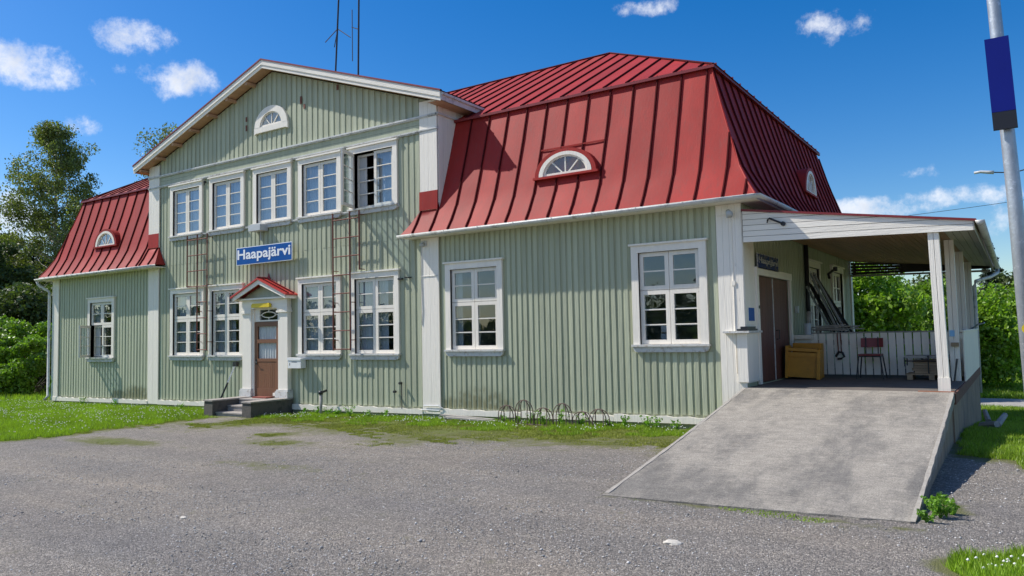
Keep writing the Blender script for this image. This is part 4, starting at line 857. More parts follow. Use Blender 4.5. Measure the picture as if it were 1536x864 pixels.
rs=thing('platform_railing','solid white side railing of upright boards beside the rear canopy posts','railing',(3.1,5.4,.65))
y=2.72
while y<8.3:
    m=MB(); m.box(3.085,3.107,y+.001,y+.129,.60,1.53); m.build('picket',WHITE,rs); y+=.13
m=MB(); m.box(3.03,3.08,2.72,8.35,1.40,1.5); m.box(3.02,3.125,2.70,8.36,1.532,1.56); m.build('rail',WHITEH,rs)
# double door on the end wall
m=MB(); m.box(.0,.05,.62,.74,.66,2.64); m.box(.0,.05,3.0,3.12,.66,2.64); m.box(.0,.06,.60,3.14,2.64,2.78); DD=m.build('double_door',WHITE,B)
for a,b in ((.76,1.855),(1.885,2.99)):
    n=6; w=(b-a)/n; lf=MB()
    lf.box(-.06,-.03,a,b,.67,2.63); l_=lf.build('door_leaf',BROWN2,DD)
    for i in range(n):
        m=MB(); m.box(-.03,-.016,a+w*i+.003,a+w*(i+1)-.003,.675,2.625); m.build('door_board',BROWN2,DD)
m=MB(); m.box(-.03,-.003,1.858,1.882,.67,2.63); m.build('astragal',SILLM,DD)
m=MB(); m.tube([(-.01,2.02,1.45),(.05,2.02,1.45),(.05,2.02,1.62),(-.01,2.02,1.62)],.012,6); m.build('handle',BLACK,DD)
m=MB(); m.tube([(.0,.69,2.05),(.06,.69,2.05)],.03,8); m.box(.0,.03,.66,.73,1.98,2.12); tag(m.build('door_buzzer',BLACK),'small black fitting beside the brown double door','fitting')
# sign plate, small lamps and fittings
m=MB(); m.box(.012,.022,.16,.48,1.80,2.03); tag(m.build('notice_plate',BLUE),'small square blue notice on the white corner post beside the double door','sign')
m=MB(); m.box(-.12,.06,-.12,.5,1.628,1.66); m.box(-.08,.05,-.05,.42,1.66,1.70); tag(m.build('folded_glove_heap',BLACK),'black folded cloth lying on the small white ledge of the corner post','cloth')
def floodlamp(x,y,z,label,d=-1):
    t=thing('wall_lamp',label,'lamp',(x,y,z))
    m=MB(); m.box(x-.05,x+.05,y,y+.02,z-.04,z+.04); m.tube([(x,y,z),(x+.03,y-.09,z+.02)],.012,6); m.build('bracket',ALUM,t)
    m=MB(); m.tube([(x+.0,y-.05,z+.06),(x+.06,y-.16,z-.01)],.045,10,.06); m.build('lamp_head',ALUM,t,smooth=True); return t
floodlamp(-.20,-.06,3.66,'small grey lamp at the top of the right corner board'); 
m=MB(); m.tube([(-.17,-.047,3.6),(-.17,-.047,.9),(-.15,-.05,.85)],.009,6); m.box(-.20,-.14,-.06,-.04,2.42,2.5); m.tube([(-.42,-.047,3.66),(-.2,-.047,3.68)],.008,5); tag(m.build('electric_cable',WHITE),'white cable running down the right corner board from its lamp','cable')
t=thing('security_camera','white domed camera under the eave where the right wing begins','camera',(-7.2,-.1,3.7)); m=MB(); m.box(-7.28,-7.12,-.07,-.04,3.68,3.80); m.build('bracket',ALUM,t); m=MB(); m.tube([(-7.2,-.07,3.72),(-7.2,-.16,3.70)],.05,10,.04); m.build('camera_head',ALUM,t,smooth=True)
m=MB(); m.tube([(-7.27,-.05,3.68),(-7.28,-.05,2.9),(-7.26,-.05,2.2),(-7.29,-.05,1.9)],.008,5); m.tube([(-7.3,-.05,3.0),(-6.8,-.05,3.0)],.006,5); m.tube([(-7.3,-.07,.03),(-7.28,-.08,-.0),(-6.8,-.08,.0),(-6.7,-.07,.05),(-6.82,-.07,.10),(-7.25,-.07,.09)],.014,6); tag(m.build('electric_cable',ALUM),'grey cable looping down the corner board where the right wing begins','cable')
m=MB(); m.box(-13.12,-12.64,-.28,-.02,4.54,4.70); m.tube([(-12.9,-.05,4.54),(-12.9,-.05,4.3)],.02,6); tag(m.build('ventilation_box',ALUM),'grey metal box on the wall above the station name sign','box')
t=thing('wall_hook','black insulator hook on the left of the canopy front','hook',(.5,-.06,3.45)); m=MB(); m.tube([(.72,-.06,3.42),(.72,-.10,3.42)],.04,8); m.tube([(.72,-.09,3.42),(.50,-.10,3.53),(.47,-.10,3.5),(.46,-.1,3.46)],.018,6); m.build('hook',BLACK,t)
for lb,x,z in (('small black insulator at the left of the first upper window',-15.35,6.2),('small black insulator left of the open upper window',-9.72,6.15)):
    m=MB(); m.tube([(x,-.03,z),(x,-.10,z)],.03,8); m.tube([(x,-.09,z+.03),(x,-.09,z-.10)],.018,6); tag(m.build('insulator',BLACK),lb,'insulator')
m=MB(); m.box(-7.98,-7.86,-.08,-.02,2.96,3.0); m.tube([(-7.6,-.03,3.0),(-7.75,-.10,3.0)],.015,6); tag(m.build('wall_bracket',BLACK),'black bracket on the green wall left of the middle corner board','bracket')
mbx=thing('mailbox','white metal mailbox on the wall right of the front entrance','mailbox',(-11.4,-.1,.9))
m=MB(); m.box(-11.64,-11.16,-.20,-.03,.90,1.10); m.build('body',ENAM,mbx)
m=MB(); m.prism([(-11.65,1.10),(-11.15,1.10),(-11.15,1.15),(-11.65,1.17)],FR,.03,.215); m.build('lid',ENAM,mbx)
m=MB(); m.box(-11.5,-11.3,-.203,-.2,1.05,1.065); m.box(-11.58,-11.56,-.203,-.2,.97,1.03); m.build('slot',BLACK,mbx)
# stand pipe, wall tap
sp=thing('standpipe','grey standpipe with dark head in the grass left of the third window','standpipe',(-10.3,-.3,-.3)); m=MB(); m.tube([(-10.32,-.3,-.35),(-10.32,-.3,.28)],.035,10); m.build('pipe',GREYW,sp,smooth=True); m=MB(); m.tube([(-10.32,-.3,.28),(-10.32,-.3,.36)],.055,10); m.tube([(-10.32,-.3,.32),(-10.32,-.12,.36)],.03,8); m.build('head',DARKM,sp,smooth=True)
tp=thing('wall_tap','small black wall tap on a thin pipe left of the middle corner board','tap',(-8.1,-.05,.1)); m=MB(); m.tube([(-7.92,-.05,.0),(-7.92,-.05,.55),(-7.94,-.12,.58)],.012,6); m.tube([(-7.92,-.05,.58),(-7.92,-.13,.58)],.03,8); m.tube([(-8.12,-.03,.38),(-8.12,-.10,.38)],.03,8); m.build('pipe',DARKM,tp)
# broom leaning on the wall
br=thing('broom','broom with black bristles leaning upside down beside the entrance steps','broom',(-14.0,-.4,.1)); m=MB(); m.tube([(-13.86,-.14,.95),(-13.98,-.28,.50)],.022,6); m.build('handle',ENAM,br); m=MB(); m.tube([(-13.98,-.28,.50),(-14.1,-.42,.06)],.026,6); m.build('grip',BLACK,br); m=MB(); m.box(-13.93,-13.77,-.17,-.09,.93,1.06); m.build('brush_head',BLACK,br)
# ladders
def ladder(label,xl,xm,xr,lowpair,zt,zs,zlo,leftlong):
    t=thing('wall_ladder',label,'ladder',((xl+xr)/2,-.2,zlo),'rusty steel ladders on the front wall')
    y=-.20; longs=(xm,xr) if not leftlong else (xl,xm); short=xl if not leftlong else xr
    for x in longs: m=MB(); m.tube([(x,y,zlo),(x,y,zt)],.021,6); m.build('rail',RUST,t)
    m=MB(); m.tube([(short,y,zs),(short,y,zt)],.021,6); m.build('rail',RUST,t)
    z=zlo+.03; 
    while z<zt-.05:
        a,b=(min(longs),max(longs)) if z<zs-.05 else (xl,xr); m=MB(); m.tube([(a,y,z),(b,y,z)],.016,6); m.build('rung',RUST,t); z+=.45
    for z in (zlo+.25,zs+.02,zt-.1,(zlo+zs)/2+.2):
        for x in (longs if z<zs else (xl,xr)):
            m=MB(); m.tube([(x,y,z),(x+.0,-.02,z+.0)],.010,5); m.build('bracket',RUST,t)
ladder('rusty wall ladder between the first two windows left of the entrance',-15.98,-15.50,-15.04,None,4.68,3.20,1.36,False)
ladder('rusty wall ladder between the two windows right of the entrance',-9.98,-9.40,-9.08,None,4.70,3.26,1.34,True)
# antenna masts
def mast(x,y,lean,label,arms):
    z0=zr(x); t=thing('antenna_mast',label,'antenna',(x,y,z0),'antenna masts on the roof'); m=MB(); m.tube([(x,y,z0-.1),(x+lean,y,z0+3.6)],.028,6); m.build('pole',DARKM,t)
    for (a,b,c,d,e) in arms: 
        m=MB(); m.tube([(x+lean*.7+a,y,z0+b),(x+lean*.7+c,y+e,z0+d)],.014,5); m.build('element',DARKM,t)
mast(-13.3,3,.25,'left antenna mast with spread wires behind the gable',[(0,2.35,-.55,2.05,0),(0,2.35,.55,1.95,0),(0,2.35,-.15,1.8,0)])
mast(-12.27,3,.08,'right antenna mast with side arm behind the gable',[(0,1.92,-.30,2.06,0),(-.28,1.0,-.28,2.6,0)])
# ------------------------------------------------------------------ things on the platform
ca=thing('cabinet','ochre yellow cabinet lying tilted beside the brown double door','cabinet',(.3,2.6,.65))
def rotbox(m,cx,cy,ang,x0,x1,y0,y1,z0,z1,tilt=0):
    c,s_=math.cos(ang),math.sin(ang); ct_,st_=math.cos(tilt),math.sin(tilt)
    mm=MB(lambda x,y,z:(cx+c*(x*ct_+z*st_)-s_*y,cy+s_*(x*ct_+z*st_)+c*y,.655+(-x*st_+z*ct_))); mm.box(x0,x1,y0,y1,z0,z1); m.add(mm.v,mm.f)
ang=.10; ti=.05
for nm,(a,b,c,d,e,f_) in {'side_panel':(0,.05,0,.42,0.03,.66),'side_panel2':(.58,.64,0,.42,.03,.60),'top':(.05,.58,0,.42,.56,.62),'drawer_front':(.05,.58,.03,.05,.45,.54),'back_panel':(.05,.58,.06,.08,.05,.45)}.items():
    m=MB(); rotbox(m,.06,2.25,ang,a,b,c,d,e,f_,ti); m.build(nm.rstrip('2'),YEL,ca)
m=MB(); rotbox(m,.10,2.75,.0,0,.55,0,.2,.02,.70,.02); m.build('loose_panel',YEL,ca)
ch=thing('chair','red seated stacking chair with dark tubular frame by the picket railing','chair',(1.5,3.0,.65))
cx0,cx1,cy0,cy1=1.33,1.71,2.78,3.12; z0=.652
for x in (cx0,cx1):
    for y,dy_ in ((cy0,-.04),(cy1,.04)):
        m=MB(); dx=-.05 if x==cx0 else .05; m.tube([(x+dx,y+dy_,z0),(x,y,z0+.43)],.013,6); m.build('leg',DARKM,ch)
m=MB(); m.tube([(cx0,cy0,z0+.43),(cx1,cy0,z0+.43),(cx1,cy1,z0+.43),(cx0,cy1,z0+.43),(cx0,cy0,z0+.43)],.013,6)
for x in (cx0+.08,cx1-.08): m.tube([(x,cy1,z0+.43),(x,cy1+.06,z0+.80)],.011,6)
m.build('frame',DARKM,ch)
m=MB(); m.box(cx0-.01,cx1+.01,cy0-.02,cy1,z0+.445,z0+.475); m.build('seat',REDP,ch)
m=MB(); vs=[]
for i in range(7):
    t=i/6; x=cx0-.01+(cx1-cx0+.02)*t; y=cy1+.05+.03*(2*t-1)**2*-1; vs+=[(x,y,z0+.60),(x,y+.02,z0+.78),(x,y+.02,z0+.60),(x,y+.04,z0+.78)]
m.add(vs,[(4*i,4*i+4,4*i+5,4*i+1) for i in range(6)]+[(4*i+2,4*i+3,4*i+7,4*i+6) for i in range(6)]+[(4*i+1,4*i+5,4*i+7,4*i+3) for i in range(6)]); m.build('backrest',REDP,ch)
pl=thing('pallet','wooden pallet stacked with short boards near the front post','pallet',(2.45,3,.65))
for x in (2.16,2.52,2.84): m=MB(); m.box(x,x+.09,2.72,3.2,.652,.74); m.build('block',WOOD,pl)
for y in (2.72,2.86,3.0,3.13): m=MB(); m.box(2.14,2.95,y,y+.1,.742,.765); m.build('deck_board',WOOD,pl)
lo=thing('timber_stack','stack of short sawn boards lying on the pallet','timber',(2.5,2.9,.77))
for r in range(5):
    for c in range(3):
        m=MB(); a=2.24+R.uniform(0,.05); m.box(a,2.88+R.uniform(-.05,.03),2.76+.14*c,2.88+.14*c,.767+.05*r,.812+.05*r); m.build('plank',WOOD,lo)
m=MB(); m.box(2.13,2.90,2.74,3.16,1.05,1.10); m.build('plank',GREYW,lo)
for x in (2.3,2.66): m=MB(); m.box(x,x+.10,2.8,3.12,1.02,1.05); m.build('plank',GREYW,lo)
m=MB(); m.tube([(2.13,2.7,.9),(2.13,2.7,1.06),(2.13,3.1,1.06),(2.13,3.1,.9)],.012,5); m.tube([(2.52,2.71,.77),(2.52,2.71,1.1)],.012,5); m.tube([(2.13,2.7,1.0),(2.9,2.7,1.0)],.012,5); m.build('strap',BLACK,lo)
tl=thing('tool_bundle','dark long-handled tools leaning against the second canopy post','tools',(2.85,2.4,.65))
for a,b in (((2.80,2.38,.66),(2.84,2.42,1.45)),((2.95,2.3,.66),(3.0,2.46,1.05)),((2.90,2.32,.66),(2.86,2.44,.98))): m=MB(); m.tube([a,b],.016,5); m.build('handle',BLACK,tl)
m=MB(); m.box(2.92,3.04,2.44,2.52,1.27,1.34); tag(m.build('wood_block',WOOD),'small bare wood block fixed to the second canopy post','block')
m=MB(); m.box(2.90,2.98,2.485,2.496,1.45,1.56); tag(m.build('paper_label',mat('light_blue_paper',(.25,.5,.75),.6)),'small light blue label stuck on the second canopy post','label')
# leaning bundle of black bars
bb=thing('pipe_bundle','bundle of long black pipes leaning over the picket railing','pipes',(.9,3.5,1.5))
for k in range(9):
    a=Vector((.72+.045*k+R.uniform(-.02,.02),3.50+.04*(k%3),1.565)); b=Vector((.14+.03*k,3.75+.05*(k%3)+.35,2.70+R.uniform(-.25,.18))); m=MB(); m.tube([a,b],.026,6); m.build('pipe',DARKM if k%3 else GALV,bb)
lb_=thing('timber_stack','grey boards and poles piled on top of the picket railing','timber',(.8,3.5,1.6))
for k in range(12):
    a=Vector((.28+R.uniform(0,.25),3.42+R.uniform(-.06,.35),1.60+.02*(k//3)+R.uniform(-.01,.03))); b=a+Vector((R.uniform(.5,.95),R.uniform(-.1,.35),R.uniform(-.05,.03))); m=MB(); m.beam(a,b,R.uniform(.03,.09),.022); m.build('board',GREYW,lb_)
m=MB(); m.tube([(.30,3.3,1.60),(.28,3.55,1.98)],.035,6,.05); m.build('pole',GREYW,lb_)
m=MB(); m.tube([(.30,3.28,1.515),(.30,3.28,1.75)],.06,10,.07); tag(m.build('plastic_bucket',mat('pale_blue_plastic',(.45,.5,.55),.5)),'pale plastic bucket on the shelf beside the picket railing','bucket')
hg=thing('hanging_clamp','dark steel clamp hanging on chains against the pickets','clamp',(.9,3.28,1.1))
for x in (.86,.92): m=MB(); m.tube([(x,3.31,1.54),(x+.01,3.30,1.15)],.012,5); m.build('chain',RUST,hg)
m=MB(); m.tube([(.82,3.30,1.06),(.88,3.29,1.16),(.95,3.29,1.14),(.98,3.29,1.06),(.92,3.29,1.02),(.85,3.29,1.02)],.025,6); m.build('hook',DARKM,hg)
m=MB(); m.tube([(.4,5.9,3.08),(.4,5.9,2.98)],.05,8); m.tube([(.38,5.8,3.0),(.30,5.6,2.9),(.34,5.5,2.8)],.03,6); tag(m.build('ceiling_lamp',DARKM),'dark lamp hanging under the canopy over the first end window','lamp')
m=MB(); m.box(.01,.07,3.5,3.62,1.98,2.12); tag(m.build('light_switch',ALUM),'small grey switch box on the end wall behind the double door','switch')
m=MB(); m.tube([(3.06,6.6,1.56),(3.2,6.4,1.66),(3.32,6.35,1.69)],.018,6); tag(m.build('bent_pipe',GALV),'short bent steel pipe sticking out over the side railing','pipe')
# ------------------------------------------------------------------ bicycle rack
RACKM=mat('weathered_rack_steel',(.12,.08,.065),.8,.3,20)
brk=thing('bicycle_rack','low rusty bicycle rack of six curved hoops in the grass before the wall','bicycle rack',(-3.7,-.45,-.15))
for k,(x,h) in enumerate(((-4.74,.42),(-4.33,.54),(-3.88,.40),(-3.45,.50),(-3.02,.36),(-2.66,.42))):
    z0=-.2
    for dx,sc_ in ((-.19,1),(-.09,.98),(.19,1),(.09,.98)):
        pass
    for rx_,yo in ((.21,.0),(.11,.06),(.11,-.06)):
        m=MB(); pts=[(x-rx_,-.45+yo,z0)]+[(x-rx_*math.cos(math.pi*i/10),-.45+yo*(1-math.sin(math.pi*i/10)),z0+h*(.55+.45*math.sin(math.pi*i/10))) for i in range(11)]+[(x+rx_,-.45+yo,z0)]
        m.tube(pts,.010,5); m.build('hoop',RACKM,brk)
m=MB(); m.tube([(-4.95,-.45,-.14),(-2.45,-.45,-.14)],.014,5); m.build('base_bar',RACKM,brk)
pk=thing('plank_pile','loose grey boards lying on the grass below the right wing wall','timber',(-5.7,-.3,-.15))
for a,b in (((-6.55,-.30,-.06),(-5.15,-.34,-.10)),((-6.35,-.42,-.09),(-5.05,-.40,-.12)),((-7.0,-.5,-.17),(-6.5,-.62,-.19))): m=MB(); m.beam(a,b,.10,.03); m.build('board',GREYW,pk)
# logs at right
lg=thing('log_pile','two grey weathered log ends lying in the shaded grass right of the platform','logs',(3.5,2.6,-.2))
for a,b,r in (((3.32,2.5,-.12),(3.55,2.2,-.05),.07),((3.55,2.35,-.08),(3.66,2.9,.04),.06),((3.42,2.6,-.05),(3.36,2.9,.10),.05)): m=MB(); m.tube([a,b],r,7,r*.8); m.build('log',GREYW,lg)
# ------------------------------------------------------------------ pole with sign, far lamp, wire
po=thing('lamp_pole','galvanised steel pole at the right edge of the yard','pole',(4.06,-4,-.1)); m=MB(); m.tube([(4.06,-4,-.1),(3.98,-4,2.9),(3.90,-4,5.0),(3.80,-4,7.5)],.076,20,.052); m.build('shaft',GALV,po,smooth=True)
m=MB(); m.tube([(4.06,-4,-.12),(4.055,-4,.1)],.1,16); m.build('collar',GALV,po)
m=MB(); m.tube([(4.02,-4.075,1.60),(4.02,-4.085,1.60)],.05,16); tag(m.build('number_disc',YLAMP),'small yellow disc on the steel pole at chest height','sign')
sg=thing('pole_sign','tall narrow navy blue panel with black foot fixed on the steel pole','sign',(3.93,-4.1,3.6))
def lean(x,z): return x+(4.58-z)*.036
for z0,z1,mt,nm in ((3.81,4.58,NAVY,'upper_panel'),(3.63,3.807,NAVYD,'lower_panel')):
    m=MB(); vs=[]
    for y in (-4.09,-4.14): vs+=[(lean(3.80,z0),y,z0),(lean(4.01,z0),y,z0),(lean(4.01,z1),y,z1),(lean(3.80,z1),y,z1)]
    m.add(vs,[(0,1,2,3),(7,6,5,4),(0,4,5,1),(1,5,6,2),(2,6,7,3),(3,7,4,0)]); m.build(nm,mt,sg)
sld=thing('street_lamp','distant street lamp with two arms behind the steel pole','street lamp',(4.05,30,-.6))
m=MB(); m.tube([(4.05,30,-.8),(4.02,30,8.7)],.09,8,.06); m.build('pole',GALV,sld)
m=MB(); m.tube([(4.02,30,8.6),(3.7,30,8.92),(3.3,30,8.98)],.03,6); m.tube([(4.02,30,8.6),(4.3,30,8.9),(4.9,30,9.02)],.03,6); m.build('arm',DARKM,sld)
for s_,x in ((-1,3.3),(1,4.9)):
    m=MB(); m.tube([(x,30,8.98),(x+s_*.25,30,9.02),(x+s_*.55,30,9.08),(x+s_*.82,30,9.06)],.09,8,.06); m.build('lamp_head',ALUM,sld,smooth=True)
m=MB(); m.tube([(-22,44,8.2),(1.66,40,8.70),(4.54,40,8.86),(20,38,10.2)],.014,4); tag(m.build('overhead_wire',DARKM),'thin overhead wire crossing the sky behind the canopy','wire')
# ------------------------------------------------------------------ vegetation
def leaves(rng,centers,n,size,spread,droop=0,aspect=.55):
    c=centers[rng.integers(0,len(centers),n)]; rad=c[:,3:4]
    p=rng.normal(size=(n,3)); p/=np.linalg.norm(p,axis=1,keepdims=True); p*=rad*rng.random((n,1))**.45*spread
    p[:,2]*=.8; ce=c[:,:3]+p
    a=rng.normal(size=(n,3)); a[:,2]-=droop; a/=np.linalg.norm(a,axis=1,keepdims=True)
    b=np.cross(a,rng.normal(size=(n,3))); b/=np.linalg.norm(b,axis=1,keepdims=True)
    s=size*rng.uniform(.6,1.3,(n,1)); a=a*s; b=b*s*aspect*.5; nn=np.cross(a,b); nn/=np.linalg.norm(nn,axis=1,keepdims=True)+1e-9
    v=np.stack([ce-a*.5,ce+b+nn*s*.12,ce+a*.5,ce-b+nn*s*.12],1).reshape(-1,3)
    i=np.arange(n)[:,None]*4; f=np.concatenate([i+np.array([[0,1,2]]),i+np.array([[0,2,3]])]); return v,f
def tree(name,label,cat,x,y,h,crown,nleaf,lsize,leafm,barkm=BARK,seed=0,group=None,nb=40,clump=.09,tr=.16,z=None,droop=0,trunk_lean=(0,0)):
    rng=np.random.default_rng(seed); z0=float(gz(x,y)) if z is None else z; t=thing(name,label,cat,(x,y,z0),group)
    cz0,cr=crown; base=np.array([x,y,z0]); m=MB(); 
    pts=[]; 
    for i in range(8): k=i/7; pts.append((x+trunk_lean[0]*k+rng.normal(0,.012*h)*k*(1-k),y+trunk_lean[1]*k,z0-.2+(h*.96)*k))
    m.tube(pts,tr,8,.02*tr/.16); cs=[]
    for i in range(nb):
        k=rng.uniform(cz0,1.0); a=rng.uniform(0,2*math.pi); prof=math.sin(math.pi*min(1,max(.04,(k-cz0)/(1-cz0)))**.75)**.7; r=cr*prof*rng.uniform(.55,1.08)+.1
        ks=max(.08,k-r/h*rng.uniform(.4,.9)); s0=np.array([x+trunk_lean[0]*ks,y+trunk_lean[1]*ks,z0+h*.96*ks]); e=np.array([x+trunk_lean[0]*k+r*math.cos(a),y+trunk_lean[1]*k+r*math.sin(a),z0+h*k*.97])
        mid=(s0+e)/2+np.array([0,0,-.02*h]); m.tube([s0,mid,e],tr*.28*(1-k*.6),5,.008)
        for u in (.45,.7,.9,1.0): cs.append(list(s0+(e-s0)*u+rng.normal(0,.02*h,3))+[clump*h*rng.uniform(.5,1.1)*(.6+.4*u)])
    m.build('trunk',barkm,t)
    v,f=leaves(rng,np.array(cs),nleaf,lsize,1,droop); npmesh('crown',v,f,leafm,t); return t
def shrub(label,x,y,rx,ry,h,n,lsize,leafm,seed,group,z=None,cat='shrub'):
    rng=np.random.default_rng(seed); z0=float(gz(x,y)) if z is None else z; t=thing('shrub',label,cat,(x,y,z0),group); m=MB(); cs=[]
    for i in range(60):
        a=rng.uniform(0,2*math.pi); e=math.asin(rng.uniform(.02,1)); k=rng.uniform(.72,1.0); bmp=1+.12*math.sin(a*3+seed)+.08*math.sin(a*7)
        p=np.array([x+rx*k*math.cos(a)*math.cos(e)**.6*bmp,y+ry*k*math.sin(a)*math.cos(e)**.6*bmp,z0+h*(.05+.9*math.sin(e)*k)]); cs.append(list(p)+[h*rng.uniform(.10,.22)])
        if i<22: m.tube([(x+rng.normal(0,.15*rx),y+rng.normal(0,.15*ry),z0-.1),tuple((np.array([x,y,z0])+p)/2+np.array([0,0,.1*h])),tuple(p)],.03,5,.008)
    m.build('stem',BARK,t); v,f=leaves(rng,np.array(cs),n,lsize,1.0,-.2,.7); v[:,2]=np.maximum(v[:,2],z0-.02); npmesh('foliage',v,f,leafm,t); return t
# bushes behind the porch
for k,(x,y,rx,ry,h,s) in enumerate(((-1.6,15.,2.6,2.2,4.4,1),(.2,18.6,1.9,1.8,4.35,2),(2.15,21.2,1.6,1.6,4.5,3),(5.6,28.5,2.2,2,4.9,4),(-5.0,15.5,2.6,2,4.6,5))):
    shrub(['broad bright green bush behind the left part of the open porch','bright green bush behind the middle of the open porch','bright green bush right behind the outer canopy posts','bright green bush beyond the path at the right edge','tall green bush behind the far end of the station'][k],x,y,rx,ry,h,36000,[.17,.14,.16,.2,.18][k],[LEAFS,LEAFM,LEAFS,LEAFM,LEAFM][k],s,'leafy bushes behind the platform')
# left
for k,(x,y,rx,ry,h,s) in enumerate(((-36.2,4.6,3.6,3.0,3.5,11),(-46,9,5,4,6.4,12),(-31.2,2.6,2.3,2.0,2.5,13))):
    shrub(['rounded green bush left of the station reaching the frame edge','taller dark green bush behind the bush left of the station','low green bush against the left corner of the station'][k],x,y,rx,ry,h,40000,[.17,.24,.14][k],[LEAFM,LEAFD,LEAFM][k],s,'bushes left of the station')
tree('birch_tree','tall airy birch rising above the left wing roof','tree',-70.5,22,23.6,(.20,5.6),56000,.24,LEAFB,BIRCHB,21,'trees left of the station',nb=140,clump=.05,tr=.3,z=-1.2,droop=.8)
tree('broadleaf_tree','dark broad tree at the left frame edge in front of the birch','tree',-69,14,13.5,(.08,6.5),45000,.36,LEAFD,BARK,22,'trees left of the station',nb=80,clump=.08,tr=.35,z=-1.2)
tree('broadleaf_tree','dark rounded tree low behind the left gutter corner','tree',-60,20,11.8,(.08,5.0),40000,.34,LEAFD,BARK,23,'trees left of the station',nb=70,clump=.09,tr=.3,z=-1.2)
tree('birch_tree','birch top showing over the left slope of the gable roof','tree',-66.2,30.5,24.6,(.25,4.2),18000,.26,LEAFB,BIRCHB,24,'trees left of the station',nb=60,clump=.055,tr=.3,z=-1.2)
tree('broadleaf_tree','dark tree filling the gap between birch and frame edge','tree',-84,24,14.,(.05,8.5),40000,.45,LEAFD,BARK,25,'trees left of the station',nb=70,clump=.09,tr=.35,z=-1.2)
# right background: spruces and dark trees
def spruce(label,x,y,h,r,seed):
    rng=np.random.default_rng(seed); z0=-1.0; t=thing('spruce_tree',label,'tree',(x,y,z0),'spruces behind the platform'); m=MB(); m.tube([(x,y,z0),(x,y,z0+h)],.2,6,.02); cs=[]
    for k in np.linspace(.08,1,46):
        rr_=r*(1-k)**.9+.05
        for j in range(7):
            a=rng.uniform(0,6.28); u=rng.uniform(.3,1); cs.append([x+rr_*u*math.cos(a),y+rr_*u*math.sin(a),z0+h*k-.18*rr_*u,.12+.28*(1-k)*r*.5])
            if j<3: m.tube([(x,y,z0+h*k),(x+rr_*math.cos(a),y+rr_*math.sin(a),z0+h*k-.2*rr_)],.02,4,.005)
    m.build('trunk',BARK,t); v,f=leaves(rng,np.array(cs),16000,.24,1,.5,.35); npmesh('crown',v,f,NEED,t)
spruce('tallest dark spruce behind the gutter end',2.3,60,9.2,2.4,31); spruce('dark spruce to the right of the tallest one',4.3,58,8.0,2.3,32); spruce('low dark spruce beside the steel pole',6.2,62,9.4,2.6,33)
for k,(x,y,h) in enumerate(((-1,48,6.5),(4.5,46,6.0),(8.5,50,7))):
    tree('broadleaf_tree',['dark tree behind the porch bushes on the left','dark tree behind the porch bushes in the middle','dark tree behind the steel pole'][k],'tree',x,y,h,(.05,3.6),16000,.3,LEAFD,BARK,41+k,'dark trees behind the platform',nb=40,clump=.12,tr=.2,z=-1.)
# wood across the yard and around (reflected in the panes)
rng=np.random.default_rng(77); cs=[]
for i in range(900):
    a=rng.uniform(math.radians(150),math.radians(395)); r=rng.uniform(85,105); h=rng.uniform(3,6)*(1+.3*math.sin(a*9)); x,y=r*math.cos(a)-6,r*math.sin(a)-10
    if y>-18: continue
    for z in np.arange(.5,h,2.2): cs.append([x,y,z,2.2])
v,f=leaves(rng,np.array(cs),26000,1.2,1,0,.8); o=npmesh('distant_wood',v,f,LEAFD,kind='stuff'); tag(o,'dark wood standing far across the yard','wood')
# ------------------------------------------------------------------ grass, flowers, weeds, gravel
def blades(name,label,n,xr,yr,hmin,hmax,thr,mt,seed,cond=None,wd=.006,cat='grass'):
    rng=np.random.default_rng(seed); x=rng.uniform(*xr,n); y=rng.uniform(*yr,n)
    nz_=.38*(np.sin(x*3.1+1.7*np.sin(y*2.3))*np.sin(y*3.7+x*.6)+.6*np.sin(x*9.+y*7)*np.sin(y*11-x*5))
    k=(gmask(x,y)+nz_*.6>thr)
    if cond is not None: k&=cond(x,y)
    x=x[k];y=y[k]; n=len(x); g_=gmask(x,y); z=gz(x,y)-.005; h=rng.uniform(hmin,hmax,n)*(.35+.65*g_)*(1+.5*nz_[k]); a=rng.uniform(0,2*np.pi,n); w=wd*rng.uniform(.7,1.5,n)
    l=h*rng.uniform(.1,.7,n); b=rng.uniform(0,2*np.pi,n)
    p0=np.stack([x-w*np.cos(a),y-w*np.sin(a),z],1);p1=np.stack([x+w*np.cos(a),y+w*np.sin(a),z],1);p2=np.stack([x+l*np.cos(b),y+l*np.sin(b),z+h],1)
    v=np.stack([p0,p1,p2],1).reshape(-1,3); f=np.arange(3*n).reshape(-1,3); o=npmesh(name,v,f,mt,kind='stuff'); tag(o,label,cat)
nos=lambda x,y:~((x>-13.6)&(x<-11.6)&(y>-1.55))&~((y>-.02)&(x>XL)&(x<3.08)&(y<8.4))
blades('grass','bright green lawn left of the entrance',420000,(-30,-11.9),(-9.5,0.1),.03,.11,.55,GRASSM,1,nos)
blades('grass','short grass strip along the foot of the facade',120000,(-12.2,.3),(-1.6,.0),.02,.085,.88,GRASSM,2,nos)
blades('grass','thin yellowish moss grass between strip and gravel',320000,(-13.5,.4),(-4.8,-.3),.008,.04,.42,MOSSM,3,nos)
blades('grass','shaded grass beside the right wall of the platform',170000,(3.09,7),(-3.2,8),.02,.10,.62,GRASSM,4,nos)
blades('grass','sunny grass beyond the path',120000,(1,16),(16.8,30),.06,.22,.5,GRASSM,5,wd=.014)
blades('grass','grass behind the platform up to the bushes',80000,(2,10),(8.4,13.4),.04,.16,.5,GRASSM,6,wd=.01)
blades('grass','grass tuft at the lower right corner of the yard',34000,(3.0,5.6),(-7.8,-6.1),.04,.15,.55,GRASSM,7)
blades('grass','sparse grass along the foot of the ramp',5000,(-.2,3.4),(-6.1,-5.4),.012,.03,.30,GRASSM,8)
